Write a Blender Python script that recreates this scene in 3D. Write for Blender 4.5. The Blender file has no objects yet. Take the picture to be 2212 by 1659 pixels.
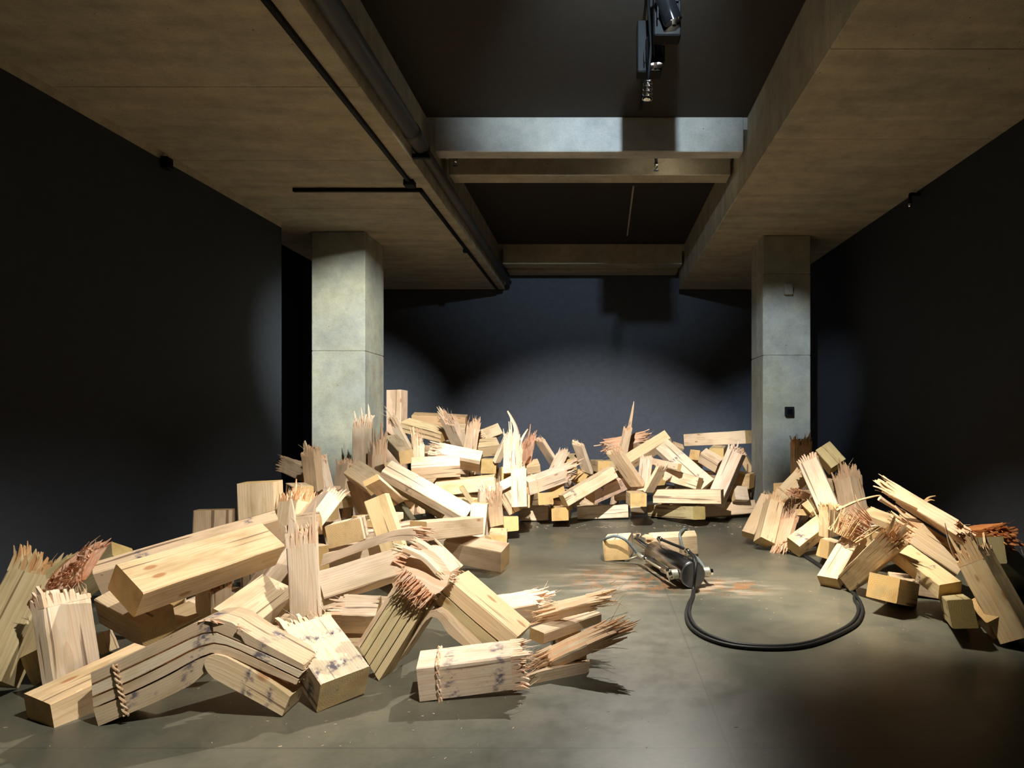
import bpy, bmesh, math, random
from mathutils import Vector, Matrix, Quaternion
random.seed(7)
sc = bpy.context.scene
COL = sc.collection
# ------------------------------------------------------------------ camera, light, exposure
F, CX, CY, H = 1340.0, 1290.0, 905.0, 1.3        # pixels of a 2212 x 1659 frame, eye height in metres
cam_d = bpy.data.cameras.new('camera')
cam_d.sensor_width = 36.0
cam_d.lens = 36.0 * F / 2212.0
cam_d.shift_x = -(CX - 1106.0) / 2212.0
cam_d.shift_y = (CY - 829.5) / 2212.0
cam_d.clip_end = 60
cam = bpy.data.objects.new('camera', cam_d)
COL.objects.link(cam)
cam.location = (0, 0, H)
cam.rotation_euler = (math.radians(90), 0, 0)
sc.camera = cam
world = bpy.data.worlds.new('world')
sc.world = world
world.use_nodes = True
world.node_tree.nodes['Background'].inputs[0].default_value = (0.55, 0.6, 0.7, 1)
world.node_tree.nodes['Background'].inputs[1].default_value = 0.0012
sc.view_settings.view_transform = 'Standard'
sc.view_settings.look = 'None'
sc.view_settings.gamma = 1.0
sc.view_settings.exposure = 0.25
try:
    sc.view_settings.use_curve_mapping = False
except Exception:
    pass
sc.cycles.max_bounces = 8
sc.cycles.diffuse_bounces = 5
sc.cycles.sample_clamp_indirect = 6.0
# the track lamps: position, aim, watts, beam angle, blend, lamp radius, colour
LAMPS = dict(
    main=((0.90, 6.55, 4.13), (-1.45, 3.40, 0.1), 1300, 52, 0.7, 0.030, (1.0, 0.95, 0.86)),
    right=((0.49, 3.94, 3.80), (2.15, 4.75, 0.0), 900, 44, 0.8, 0.030, (1.0, 0.93, 0.80)),
    right_fill=((0.95, 3.00, 3.74), (2.15, 6.25, 0.35), 900, 24, 0.8, 0.030, (1.0, 0.94, 0.84)),  # added unseen lamp, fills in the far part of the right heap
    centre=((0.41, 4.36, 3.76), (0.75, 4.75, 0.0), 1000, 58, 1.0, 0.030, (1.0, 0.95, 0.86)),
    front=((0.38, 1.10, 3.74), (-1.75, 3.4, 0.3), 860, 50, 0.8, 0.030, (1.0, 0.96, 0.88)),
    back=((-0.50, 2.20, 3.74), (-0.25, 8.7, 0.30), 2900, 45, 0.6, 0.030, (1.0, 0.98, 0.96)),
    wide=((0.35, 2.40, 3.92), (0.1, 6.1, 4.55), 820, 50, 1.0, 0.028, (0.66, 0.84, 1.0)),
    left=((-0.20, 2.70, 3.74), (-2.1, 6.0, 0.50), 750, 40, 0.9, 0.030, (1.0, 0.98, 0.93)),
    column_a=((-0.45, 3.30, 3.86), (-2.95, 7.77, 2.1), 2500, 30, 0.9, 0.030, (0.94, 0.99, 0.95)),
    column_b=((0.80, 3.45, 3.86), (2.25, 7.93, 1.9), 850, 26, 0.8, 0.030, (0.74, 0.87, 1.0)),
)
# ------------------------------------------------------------------ helpers
def P(px, py, Y):
    return Vector(((px - CX) * Y / F, Y, H - (py - CY) * Y / F))
def link(name, bm_or_mesh, mats, parent=None, smooth=False):
    if isinstance(bm_or_mesh, bmesh.types.BMesh):
        me = bpy.data.meshes.new(name)
        bmesh.ops.recalc_face_normals(bm_or_mesh, faces=bm_or_mesh.faces)
        bm_or_mesh.to_mesh(me); bm_or_mesh.free()
    else:
        me = bm_or_mesh
    if not isinstance(mats, (list, tuple)):
        mats = [mats]
    if not me.materials:
        for m in mats: me.materials.append(m)
    if smooth:
        for p in me.polygons: p.use_smooth = True
    o = bpy.data.objects.new(name, me)
    COL.objects.link(o)
    if parent is not None: o.parent = parent
    return o
def empty(name, loc=(0, 0, 0)):
    o = bpy.data.objects.new(name, None)
    o.empty_display_size = 0.1
    COL.objects.link(o); o.location = loc
    return o
def tag(o, label=None, cat=None, group=None, kind=None):
    if label: o['label'] = label
    if cat: o['category'] = cat
    if group: o['group'] = group
    if kind: o['kind'] = kind
    return o
def bx(bm, x0, x1, y0, y1, z0, z1, bev=0.0):
    r = bmesh.ops.create_cube(bm, size=1.0)
    for v in r['verts']:
        v.co = Vector(((x0 + x1) / 2 + v.co.x * (x1 - x0), (y0 + y1) / 2 + v.co.y * (y1 - y0), (z0 + z1) / 2 + v.co.z * (z1 - z0)))
    if bev > 0:
        ed = list({e for v in r['verts'] for e in v.link_edges})
        bmesh.ops.bevel(bm, geom=ed, offset=bev, segments=1, affect='EDGES')
def frame(d):
    d = d.normalized()
    a = Vector((0, 0, 1)) if abs(d.z) < 0.9 else Vector((1, 0, 0))
    s = d.cross(a).normalized()
    return s, d.cross(s).normalized()
def tube(bm, pts, r, n=10, caps=True):
    pts = [Vector(p) for p in pts]
    rr = r if isinstance(r, (list, tuple)) else [r] * len(pts)
    rings = []
    s = None
    for i, p in enumerate(pts):
        d = (pts[min(i + 1, len(pts) - 1)] - pts[max(i - 1, 0)])
        if s is None:
            s, t = frame(d)
        else:
            dn = d.normalized(); s = (s - dn * s.dot(dn)).normalized(); t = dn.cross(s)
        rings.append([bm.verts.new(p + (s * math.cos(2 * math.pi * k / n) + t * math.sin(2 * math.pi * k / n)) * rr[i]) for k in range(n)])
    for a, b in zip(rings, rings[1:]):
        for k in range(n):
            bm.faces.new((a[k], a[(k + 1) % n], b[(k + 1) % n], b[k]))
    if caps:
        bm.faces.new(rings[0]); bm.faces.new(rings[-1])
def spline(pts, n=8):
    pts = [Vector(p) for p in pts]
    out = []
    for i in range(len(pts) - 1):
        p0 = pts[max(i - 1, 0)]; p1 = pts[i]; p2 = pts[i + 1]; p3 = pts[min(i + 2, len(pts) - 1)]
        for k in range(n):
            t = k / n
            out.append(0.5 * ((2 * p1) + (p2 - p0) * t + (2 * p0 - 5 * p1 + 4 * p2 - p3) * t * t + (3 * p1 - p0 - 3 * p2 + p3) * t ** 3))
    out.append(pts[-1])
    return out
# ------------------------------------------------------------------ materials
def new_mat(name):
    m = bpy.data.materials.new(name); m.use_nodes = True
    nt = m.node_tree
    return m, nt, nt.nodes['Principled BSDF']
class N:
    def __init__(s, nt): s.nt = nt
    def add(s, t, **kw):
        n = s.nt.nodes.new(t)
        for k, v in kw.items(): setattr(n, k, v)
        return n
    def out(s, v): return v if isinstance(v, bpy.types.NodeSocket) else v.outputs[0]
    def set(s, sock, v):
        if isinstance(v, (bpy.types.NodeSocket, bpy.types.Node)): s.nt.links.new(s.out(v), sock)
        else: sock.default_value = v
    def math(s, op, a, b=0.0, c=None, clamp=False):
        n = s.add('ShaderNodeMath', operation=op, use_clamp=clamp)
        s.set(n.inputs[0], a); s.set(n.inputs[1], b)
        if c is not None: s.set(n.inputs[2], c)
        return n.outputs[0]
    def vmul(s, a, b):
        n = s.add('ShaderNodeVectorMath', operation='MULTIPLY'); s.set(n.inputs[0], a); s.set(n.inputs[1], b); return n.outputs[0]
    def vadd(s, a, b):
        n = s.add('ShaderNodeVectorMath', operation='ADD'); s.set(n.inputs[0], a); s.set(n.inputs[1], b); return n.outputs[0]
    def noise(s, vec, scale=1.0, detail=3.0, rough=0.55):
        n = s.add('ShaderNodeTexNoise'); s.set(n.inputs['Vector'], vec); n.inputs['Scale'].default_value = scale
        n.inputs['Detail'].default_value = detail; n.inputs['Roughness'].default_value = rough
        return n.outputs[0]
    def ramp(s, fac, stops, mode='LINEAR'):
        n = s.add('ShaderNodeValToRGB'); n.color_ramp.interpolation = mode
        e = n.color_ramp.elements
        while len(e) < len(stops): e.new(0.5)
        for x, (p, c) in zip(e, stops):
            x.position = p; x.color = c if len(c) == 4 else (*c, 1)
        s.set(n.inputs[0], fac)
        return n.outputs[0]
    def mix(s, fac, a, b, mode='MIX'):
        n = s.add('ShaderNodeMix', data_type='RGBA', blend_type=mode)
        s.set(n.inputs[0], fac); s.set(n.inputs[6], a); s.set(n.inputs[7], b)
        return n.outputs[2]
    def smooth(s, v, a, b, lo=0.0, hi=1.0):
        n = s.add('ShaderNodeMapRange', interpolation_type='SMOOTHSTEP')
        s.set(n.inputs[0], v); n.inputs[1].default_value = a; n.inputs[2].default_value = b
        n.inputs[3].default_value = lo; n.inputs[4].default_value = hi
        return n.outputs[0]
    def bump(s, h, strength, dist=0.01):
        n = s.add('ShaderNodeBump'); n.inputs['Strength'].default_value = strength; n.inputs['Distance'].default_value = dist
        s.set(n.inputs['Height'], h); return n.outputs[0]
def wood_mat(name, torn=False, end=False, attr=False):
    m, nt, bs = new_mat(name)
    g = N(nt)
    tc = g.add('ShaderNodeTexCoord'); oi = g.add('ShaderNodeObjectInfo')
    rnd = oi.outputs['Random']; tint = oi.outputs['Color']
    off = g.add('ShaderNodeCombineXYZ')
    g.set(off.inputs[0], g.math('MULTIPLY', rnd, 37.0)); g.set(off.inputs[1], g.math('MULTIPLY', rnd, 91.0)); g.set(off.inputs[2], g.math('MULTIPLY', rnd, 13.0))
    obj = tc.outputs['Object']
    if attr:
        obj = g.add('ShaderNodeAttribute', attribute_type='GEOMETRY', attribute_name='grain').outputs['Vector']
    vec = g.vadd(obj, off.outputs[0])
    sep = g.add('ShaderNodeSeparateXYZ'); g.set(sep.inputs[0], obj)
    wob = g.noise(g.vmul(vec, (1.6, 7.0, 7.0)), 1.0, 2.0)
    py = g.math('ADD', sep.outputs[1], g.math('MULTIPLY', g.math('SUBTRACT', rnd, 0.5), 0.16))
    pz = g.math('ADD', sep.outputs[2], g.math('MULTIPLY', g.math('SUBTRACT', g.math('FRACT', g.math('MULTIPLY', rnd, 17.3)), 0.4), 0.14))
    rad = g.math('SQRT', g.math('ADD', g.math('MULTIPLY', py, py), g.math('MULTIPLY', pz, pz)))
    rad = g.math('ADD', rad, g.math('MULTIPLY', wob, 0.035))
    ring = g.math('FRACT', g.math('MULTIPLY', rad, 85.0))
    ringc = g.math('POWER', ring, 2.2)
    fib = g.noise(g.vmul(vec, (3.0, 150.0, 150.0)), 1.0, 3.0)
    blot = g.noise(g.vmul(vec, (3.0, 8.0, 8.0)), 1.0, 3.0)
    dark = g.mix(1.0, tint, (0.72, 0.56, 0.40, 1), 'MULTIPLY')
    k = 0.7 if end else (0.30 if torn else 0.46)
    c = g.mix(g.math('MULTIPLY', ringc, k), tint, dark)
    c = g.mix(g.math('MULTIPLY', g.smooth(fib, 0.45, 0.75), 0.55 if torn else 0.30), c, dark)
    c = g.mix(0.7, c, g.ramp(blot, [(0.25, (0.62, 0.55, 0.45)), (0.5, (1, 1, 1)), (0.8, (1.0, 0.90, 0.74))]), 'MULTIPLY')
    if end:
        c = g.mix(0.8, c, (0.78, 0.68, 0.40, 1), 'MULTIPLY')
    if torn:
        hs = g.noise(g.vmul(vec, (4.0, 45.0, 45.0)), 1.0, 2.0)
        at = g.add('ShaderNodeAttribute', attribute_type='OBJECT', attribute_name='red')
        redc = g.mix(1.0, tint, (0.86, 0.52, 0.34, 1), 'MULTIPLY')
        pk = g.mix(1.0, tint, (1.0, 0.74, 0.58, 1), 'MULTIPLY')
        c = g.mix(g.math('MULTIPLY', g.smooth(hs, 0.42, 0.6), 0.55), c, pk)
        c = g.mix(g.math('MULTIPLY', g.smooth(hs, 0.35, 0.62), at.outputs['Fac']), c, redc)
    else:
        # stained greenish grey patches, drying cracks, knots, ink
        st = g.noise(g.vmul(vec, (1.3, 4.0, 4.0)), 1.7, 4.0)
        c = g.mix(g.smooth(st, 0.52, 0.70, 0, 0.6), c, g.mix(1.0, tint, (0.55, 0.53, 0.42, 1), 'MULTIPLY'))
        if not end:
            cr = g.noise(g.vmul(vec, (1.1, 36.0, 36.0)), 1.0, 1.0)
            c = g.mix(g.smooth(cr, 0.665, 0.70, 0, 0.75), c, (0.10, 0.05, 0.025, 1))
            vo = g.add('ShaderNodeTexVoronoi'); g.set(vo.inputs['Vector'], g.vmul(vec, (3.2, 8.0, 8.0))); vo.inputs['Scale'].default_value = 1.0
            kn = g.smooth(vo.outputs['Distance'], 0.07, 0.14, 1, 0)
            c = g.mix(g.math('MULTIPLY', kn, 0.75), c, g.mix(1.0, tint, (0.45, 0.22, 0.10, 1), 'MULTIPLY'))
        ink = g.add('ShaderNodeAttribute', attribute_type='OBJECT', attribute_name='ink')
        pen = g.noise(g.vmul(vec, (26.0, 34.0, 34.0)), 1.0, 4.0, 0.7)
        big = g.noise(g.vmul(vec, (7.0, 9.0, 9.0)), 1.0, 2.0)
        mask = 0.0
        for nm in ('ink_a', 'ink_b'):
            a = g.add('ShaderNodeAttribute', attribute_type='OBJECT', attribute_name=nm)
            d = g.math('ABSOLUTE', g.math('SUBTRACT', sep.outputs[0], a.outputs['Fac']))
            d = g.math('ADD', d, g.math('MULTIPLY', g.math('SUBTRACT', big, 0.5), 0.10))
            b = g.smooth(d, 0.012, 0.042, 1, 0)
            mask = b if mask == 0.0 else g.math('MAXIMUM', mask, b)
        band = g.math('MULTIPLY', mask, g.math('MULTIPLY', g.smooth(pen, 0.42, 0.60), g.smooth(g.noise(g.vmul(vec, (6.0, 13.0, 13.0)), 1.0, 2.0), 0.36, 0.58)))
        spk = g.math('MULTIPLY', g.smooth(pen, 0.60, 0.68), g.smooth(big, 0.48, 0.62))
        tot = g.math('ADD', g.math('MULTIPLY', band, 0.85), g.math('MULTIPLY', spk, 0.5), clamp=True)
        tot = g.math('MULTIPLY', tot, g.smooth(ink.outputs['Fac'], 0.0, 1.0, 0.12, 1.0))
        c = g.mix(tot, c, (0.045, 0.042, 0.095, 1))
    g.set(bs.inputs['Base Color'], c)
    bs.inputs['Roughness'].default_value = 0.72
    bs.inputs['Specular IOR Level'].default_value = 0.25
    hgt = g.math('ADD', g.math('MULTIPLY', fib, 0.6), g.math('MULTIPLY', blot, 0.6))
    g.set(bs.inputs['Normal'], g.bump(hgt, 0.5 if torn else 0.25, 0.006))
    return m
WOOD = wood_mat('sawn_wood'); TORN = wood_mat('torn_wood', torn=True); ENDG = wood_mat('end_grain', end=True)
WOODL = wood_mat('split_wood', attr=True); TORNL = wood_mat('torn_split_wood', torn=True, attr=True)
def concrete_mat(name, base, warm, spot=0.5, rough=0.85):
    m, nt, bs = new_mat(name); g = N(nt)
    tc = g.add('ShaderNodeTexCoord'); v = tc.outputs['Object']
    n1 = g.noise(v, 1.3, 6.0, 0.6); n2 = g.noise(g.vmul(v, (1.2, 6.0, 1.2)), 1.0, 4.0); n3 = g.noise(v, 60.0, 3.0); n4 = g.noise(v, 7.0, 5.0, 0.65)
    c = g.mix(g.smooth(n1, 0.35, 0.65), (*base, 1), (*warm, 1))
    c = g.mix(0.55, c, g.ramp(n2, [(0.3, (0.62, 0.60, 0.56)), (0.7, (1.25, 1.22, 1.15))]), 'MULTIPLY')
    c = g.mix(0.55, c, g.ramp(n4, [(0.25, (0.6, 0.6, 0.58)), (0.55, (1, 1, 1)), (0.8, (1.25, 1.25, 1.22))]), 'MULTIPLY')
    c = g.mix(0.3, c, g.ramp(n3, [(0.3, (0.7, 0.7, 0.7)), (0.6, (1.1, 1.1, 1.1))]), 'MULTIPLY')
    vo = g.add('ShaderNodeTexVoronoi'); g.set(vo.inputs['Vector'], v); vo.inputs['Scale'].default_value = 7.0
    c = g.mix(g.smooth(vo.outputs['Distance'], 0.03, 0.06, 0.7, 0), c, (0.03, 0.03, 0.028, 1))
    g.set(bs.inputs['Base Color'], c); bs.inputs['Roughness'].default_value = rough
    g.set(bs.inputs['Normal'], g.bump(g.math('ADD', n4, g.math('MULTIPLY', n3, 0.4)), 0.35, 0.01))
    return m
CONC = concrete_mat('beam_concrete', (0.40, 0.37, 0.28), (0.46, 0.40, 0.285))
CROSSC = concrete_mat('crossbeam_concrete_lit', (0.44, 0.44, 0.42), (0.50, 0.48, 0.43))  # front crossbeam only: concrete made paler and cooler for the light washing it
COLC = concrete_mat('column_concrete', (0.30, 0.31, 0.285), (0.37, 0.36, 0.27))
def plain(name, col, rough=0.6, metal=0.0, spec=0.5, emit=None):
    m, nt, bs = new_mat(name); g = N(nt)
    tc = g.add('ShaderNodeTexCoord')
    n = g.noise(tc.outputs['Object'], 14.0, 3.0)
    g.set(bs.inputs['Base Color'], g.mix(0.35, (*col, 1), g.ramp(n, [(0.3, (0.75, 0.75, 0.75)), (0.7, (1.2, 1.2, 1.2))]), 'MULTIPLY'))
    bs.inputs['Roughness'].default_value = rough; bs.inputs['Metallic'].default_value = metal
    bs.inputs['Specular IOR Level'].default_value = spec
    if emit:
        bs.inputs['Emission Color'].default_value = (*emit[0], 1); bs.inputs['Emission Strength'].default_value = emit[1]
    return m
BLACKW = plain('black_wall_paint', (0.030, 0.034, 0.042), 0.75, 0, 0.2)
BACKW = plain('black_wall_paint_lit', (0.094, 0.106, 0.128), 0.8, 0, 0.2)  # same black wall paint, lightened to carry the pool of lamplight
CEILP = plain('dark_ceiling_paint', (0.040, 0.034, 0.027), 0.8, 0, 0.2)
BLACKM = plain('black_metal', (0.006, 0.006, 0.0065), 0.6, 0.0, 0.15)
GLOSSB = plain('gloss_black', (0.005, 0.005, 0.0055), 0.12, 0.0, 0.35)
PIPEM = plain('pipe_paint', (0.05, 0.046, 0.04), 0.5)
STEEL = plain('brushed_steel', (0.36, 0.35, 0.36), 0.22, 1.0)
CHROME = plain('bright_metal', (0.75, 0.74, 0.72), 0.15, 1.0)
DISC = plain('turned_steel_end', (0.22, 0.23, 0.27), 0.35, 1.0)
ZINC = plain('galvanised_wire', (0.70, 0.69, 0.58), 0.35, 0.7)
RUBBER = plain('black_rubber', (0.012, 0.0125, 0.013), 0.5, 0, 0.3)
GREYHOSE = plain('grey_hose', (0.13, 0.16, 0.165), 0.45)
CAN = plain('dull_brass_rod', (0.48, 0.42, 0.30), 0.4, 0.5)
LENS = plain('lamp_lens', (0.8, 0.8, 0.8), 0.2, 0, 0.5, ((1.0, 0.9, 0.75), 12.0))
CONDUIT = plain('pale_conduit', (0.55, 0.48, 0.38), 0.5)
def floor_mat():
    m, nt, bs = new_mat('polished_concrete'); g = N(nt)
    tc = g.add('ShaderNodeTexCoord'); v = tc.outputs['Object']
    n1 = g.noise(v, 0.9, 6.0, 0.6); n2 = g.noise(v, 4.5, 6.0, 0.65); n3 = g.noise(v, 40.0, 4.0); n4 = g.noise(g.vmul(v, (3.0, 9.0, 1.0)), 1.0, 4.0)
    c = g.mix(g.smooth(n1, 0.35, 0.65), (0.080, 0.082, 0.062, 1), (0.125, 0.113, 0.078, 1))
    c = g.mix(0.6, c, g.ramp(n2, [(0.28, (0.62, 0.65, 0.63)), (0.52, (1, 1, 1)), (0.75, (1.28, 1.22, 1.12))]), 'MULTIPLY')
    c = g.mix(0.35, c, g.ramp(n3, [(0.35, (0.75, 0.75, 0.75)), (0.65, (1.15, 1.15, 1.15))]), 'MULTIPLY')
    sep = g.add('ShaderNodeSeparateXYZ'); g.set(sep.inputs[0], v)
    # rust-brown stains spilt round the steel cylinder
    def blob(x, y, rx, ry):
        a = g.math('DIVIDE', g.math('SUBTRACT', sep.outputs[0], x), rx); b = g.math('DIVIDE', g.math('SUBTRACT', sep.outputs[1], y), ry)
        return g.math('SQRT', g.math('ADD', g.math('MULTIPLY', a, a), g.math('MULTIPLY', b, b)))
    d = g.math('MINIMUM', blob(0.32, 5.05, 0.62, 0.50), blob(0.98, 4.80, 0.36, 0.26))
    sn = g.noise(g.vmul(v, (8.0, 5.5, 1.0)), 1.0, 7.0, 0.75)
    stain = g.math('MULTIPLY', g.smooth(d, 0.5, 1.15, 1, 0), g.smooth(sn, 0.47, 0.55))
    c = g.mix(g.math('MULTIPLY', stain, 0.85), c, (0.23, 0.115, 0.05, 1))
    dust = g.math('MULTIPLY', g.smooth(d, 0.3, 1.6, 1, 0), g.smooth(n4, 0.45, 0.65))
    c = g.mix(g.math('MULTIPLY', dust, 0.6), c, (0.42, 0.36, 0.28, 1))
    # saw-cut joints
    for ax, pos in ((0, 2.43), (0, 0.52), (1, 2.45), (1, 5.0)):
        l = g.math('ABSOLUTE', g.math('SUBTRACT', sep.outputs[ax], pos))
        c = g.mix(g.smooth(l, 0.002, 0.006, 0.45, 0), c, (0.035, 0.035, 0.03, 1))
    g.set(bs.inputs['Base Color'], c)
    g.set(bs.inputs['Roughness'], g.smooth(n2, 0.3, 0.7, 0.34, 0.44))
    bs.inputs['Specular IOR Level'].default_value = 0.45
    g.set(bs.inputs['Normal'], g.bump(n2, 0.06, 0.01))
    return m
FLOORM = floor_mat()
# ------------------------------------------------------------------ room shell
SOF, CEIL, BACK = 3.65, 4.27, 11.6
def struct(name, bm, m):
    return tag(link(name, bm, m), kind='structure')
bm = bmesh.new(); bx(bm, -5.6, 3.9, -1.6, BACK + 0.15, -0.2, 0.0); struct('floor', bm, FLOORM)
bm = bmesh.new(); bx(bm, -5.6, 3.9, -1.6, BACK + 0.15, CEIL, CEIL + 0.2); struct('ceiling', bm, CEILP)
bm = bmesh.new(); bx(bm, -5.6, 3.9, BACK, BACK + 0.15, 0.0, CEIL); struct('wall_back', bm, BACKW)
def skew_wall(name, xa, ya, xb, yb, th, z1, m):
    bm = bmesh.new()
    q = [(xa, ya), (xb, yb), (xb + th, yb), (xa + th, ya)]
    lo = [bm.verts.new((x, y, 0.0)) for x, y in q]; hi = [bm.verts.new((x, y, z1)) for x, y in q]
    bm.faces.new(lo); bm.faces.new(hi)
    for i in range(4): bm.faces.new((lo[i], lo[(i + 1) % 4], hi[(i + 1) % 4], hi[i]))
    return struct(name, bm, m)
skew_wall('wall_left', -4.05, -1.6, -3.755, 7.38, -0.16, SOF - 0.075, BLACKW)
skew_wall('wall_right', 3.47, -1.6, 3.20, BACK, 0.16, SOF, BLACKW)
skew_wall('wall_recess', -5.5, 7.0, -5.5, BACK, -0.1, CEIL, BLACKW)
skew_wall('trim_1', -4.05, -1.6, -3.755, 7.38, -0.16, 0.0, CONC)
bpy.data.objects['trim_1'].location.z = SOF - 0.075
for v in bpy.data.objects['trim_1'].data.vertices:
    pass
me = bpy.data.objects['trim_1'].data
for v in list(me.vertices)[4:8]: v.co.z = 0.075
def beam(name, x0, x1, joints, y1):
    """a cast ceiling beam, one bay of formwork per pour so that the joints are real grooves"""
    root = None
    ys = [-1.6] + [j for j in joints if j < y1 - 0.2] + [y1]
    for i, (a, b) in enumerate(zip(ys, ys[1:])):
        bm = bmesh.new(); bx(bm, x0, x1, a, b, SOF, CEIL + 0.1, 0.006)
        if root is None:
            root = struct(name, bm, CONC)
        else:
            link('beam_bay', bm, CONC, root)
    return root
beam('beam_left', -4.25, -1.68, [0.64, 1.89, 3.14, 4.39, 5.64, 6.93, 8.2, 9.45], 11.25)
beam('beam_right', 1.48, 3.8, [1.4, 2.67, 3.94, 5.21, 6.52, 7.8, 9.1, 10.3], 11.25)
for k, (y0, y1) in enumerate(((6.10, 6.27), (6.69, 6.92), (10.52, 10.82), (11.02, 11.36))):
    bm = bmesh.new()
    bx(bm, -1.60, 1.44, y0, y1, 3.93, CEIL, 0.008)
    bx(bm, -1.68, -1.60, y0 + 0.01, y1, 4.19, CEIL); bx(bm, 1.44, 1.48, y0 + 0.01, y1, 4.15, CEIL)
    struct('crossbeam' if k == 0 else 'crossbeam.%03d' % k, bm, CROSSC if k == 0 else CONC)
def column(name, x0, x1, y0, y1, cuts):
    zs = [0.0] + cuts + [SOF]
    root = None
    for a, b in zip(zs, zs[1:]):
        bm = bmesh.new(); bx(bm, x0, x1, y0, y1, a, b, 0.010)
        if root is None: root = struct(name, bm, COLC)
        else: link('column_pour', bm, COLC, root)
    return root
cl = column('column_left', -3.58, -2.91, 7.77, 8.46, [2.15])
cr = column('column_right', 2.12, 2.73, 7.93, 8.53, [2.11, 3.16])
# ------------------------------------------------------------------ ceiling services
bm = bmesh.new(); tube(bm, [(-1.595, -1.6, 2.47 + 1.3), (-1.595, 5.62, 3.77)], 0.072, 20)
pr = link('service_pipe', bm, PIPEM, smooth=True)
tag(pr, 'fat dark pipe running along the inner face of the left ceiling beam', 'pipe')
bm = bmesh.new(); tube(bm, [(-1.60, 5.62, 3.77), (-1.60, 11.2, 3.77)], 0.055, 18); link('pipe_run', bm, PIPEM, pr, True)
bm = bmesh.new(); tube(bm, [(-1.595, 5.30, 3.77), (-1.595, 5.44, 3.77)], 0.078, 20); link('coupling', bm, PIPEM, pr, True)
bm = bmesh.new(); tube(bm, [(-1.60, 5.60, 3.77), (-1.60, 5.66, 3.77)], 0.076, 16)
bx(bm, -1.675, -1.52, 5.61, 5.65, 3.665, 3.70); link('pipe_clamp', bm, BLACKM, pr)
def track(name, pts, label):
    root = None
    for a, b in zip(pts, pts[1:]):
        bm = bmesh.new()
        x0, x1 = sorted((a[0], b[0])); y0, y1 = sorted((a[1], b[1]))
        bx(bm, x0 - 0.018, x1 + 0.018, y0 - 0.018, y1 + 0.018, SOF - 0.037, SOF - 0.002, 0.003)
        if root is None: root = link(name, bm, BLACKM)
        else: link('track_run', bm, BLACKM, root)
    tag(root, label, 'lighting track')
    return root
t1 = track('lighting_track', [(-1.845, -1.6), (-1.845, 6.05)], 'long black lighting track on the left beam soffit ending in a small box')
bm = bmesh.new(); bx(bm, -1.90, -1.80, 6.07, 6.17, SOF - 0.06, SOF - 0.002, 0.004); link('end_feed', bm, BLACKM, t1)
t2 = track('lighting_track', [(-3.08, 6.32), (-1.80, 6.32), (-1.80, 11.15)], 'angled black lighting track turning the corner on the left beam soffit')
bm = bmesh.new(); bx(bm, -1.83, -1.77, 8.45, 8.51, SOF - 0.075, SOF - 0.036); link('track_adapter', bm, BLACKM, t2)
bm = bmesh.new(); bx(bm, 0.392, 0.428, -1.6, 5.9, CEIL - 0.035, CEIL, 0.003)
t3 = tag(link('lighting_track', bm, BLACKM), 'black lighting track on the dark ceiling between the two big beams', 'lighting track')
bm = bmesh.new(); tube(bm, [(0.462, 7.9, CEIL - 0.012), (0.485, 10.0, CEIL - 0.012)], 0.012, 8)
tag(link('ceiling_conduit', bm, CONDUIT), 'thin pale conduit fixed under the dark ceiling behind the second crossbeam', 'conduit')
def track_spot(loc, aim, label, watts, angle, blend, rad, col, top, mount_x=None, gloss=True, name='track_spotlight', box=False):
    loc = Vector(loc); d = (Vector(aim) - loc).normalized()
    root = empty(name, (loc.x, loc.y, top)); tag(root, label, 'spotlight', None)
    mx = loc.x if mount_x is None else mount_x
    def put(nm, bm, m, smooth=False, par=root):
        return link(nm, bm, m, par, smooth)
    inv = Matrix.Translation(-Vector((loc.x, loc.y, top)))
    if box:
        bm = bmesh.new(); bx(bm, loc.x - 0.125, loc.x + 0.05, loc.y + 0.05, loc.y + 0.16, top - 0.50, top - 0.13, 0.008); bx(bm, loc.x - 0.04, loc.x + 0.04, loc.y - 0.02, loc.y + 0.14, top - 0.14, top - 0.036); bm.transform(inv); put('driver_box', bm, BLACKM)
    bm = bmesh.new(); tube(bm, [(loc.x, loc.y, top), (loc.x, loc.y, loc.z)], 0.014, 8); bm.transform(inv); put('stem', bm, BLACKM)
    s, t = frame(d)
    c = loc - d * 0.02
    bm = bmesh.new(); tube(bm, [c - d * 0.19, c - d * 0.17, c - d * 0.02, c], [0.045, 0.058, 0.060, 0.060], 20, caps=False)
    bm.faces.new([v for v in bm.verts][:20])
    tube(bm, [c, c - d * 0.03], [0.056, 0.050], 20, caps=False)
    bm.transform(inv); put('lamp_head', bm, GLOSSB, True)
    bm = bmesh.new(); tube(bm, [c - d * 0.035, c - d * 0.030], 0.048, 20); bm.transform(inv); put('lens', bm, LENS)
    bm = bmesh.new(); bx(bm, -0.072, -0.064, -0.01, 0.01, -0.06, 0.05); bx(bm, 0.064, 0.072, -0.01, 0.01, -0.06, 0.05); bx(bm, -0.072, 0.072, -0.01, 0.01, 0.045, 0.053)
    bm.transform(inv @ Matrix.Translation(loc - d * 0.1)); put('yoke', bm, BLACKM)
    l = bpy.data.lights.new('spot', 'SPOT'); l.energy = watts; l.spot_size = math.radians(angle); l.spot_blend = blend
    l.shadow_soft_size = rad; l.color = col
    lo = bpy.data.objects.new('spot', l); COL.objects.link(lo); lo.parent = root
    lo.matrix_local = Matrix.Translation(loc + d * 0.01 - Vector((loc.x, loc.y, top))) @ d.to_track_quat('-Z', 'Y').to_matrix().to_4x4()
    return root
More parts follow.
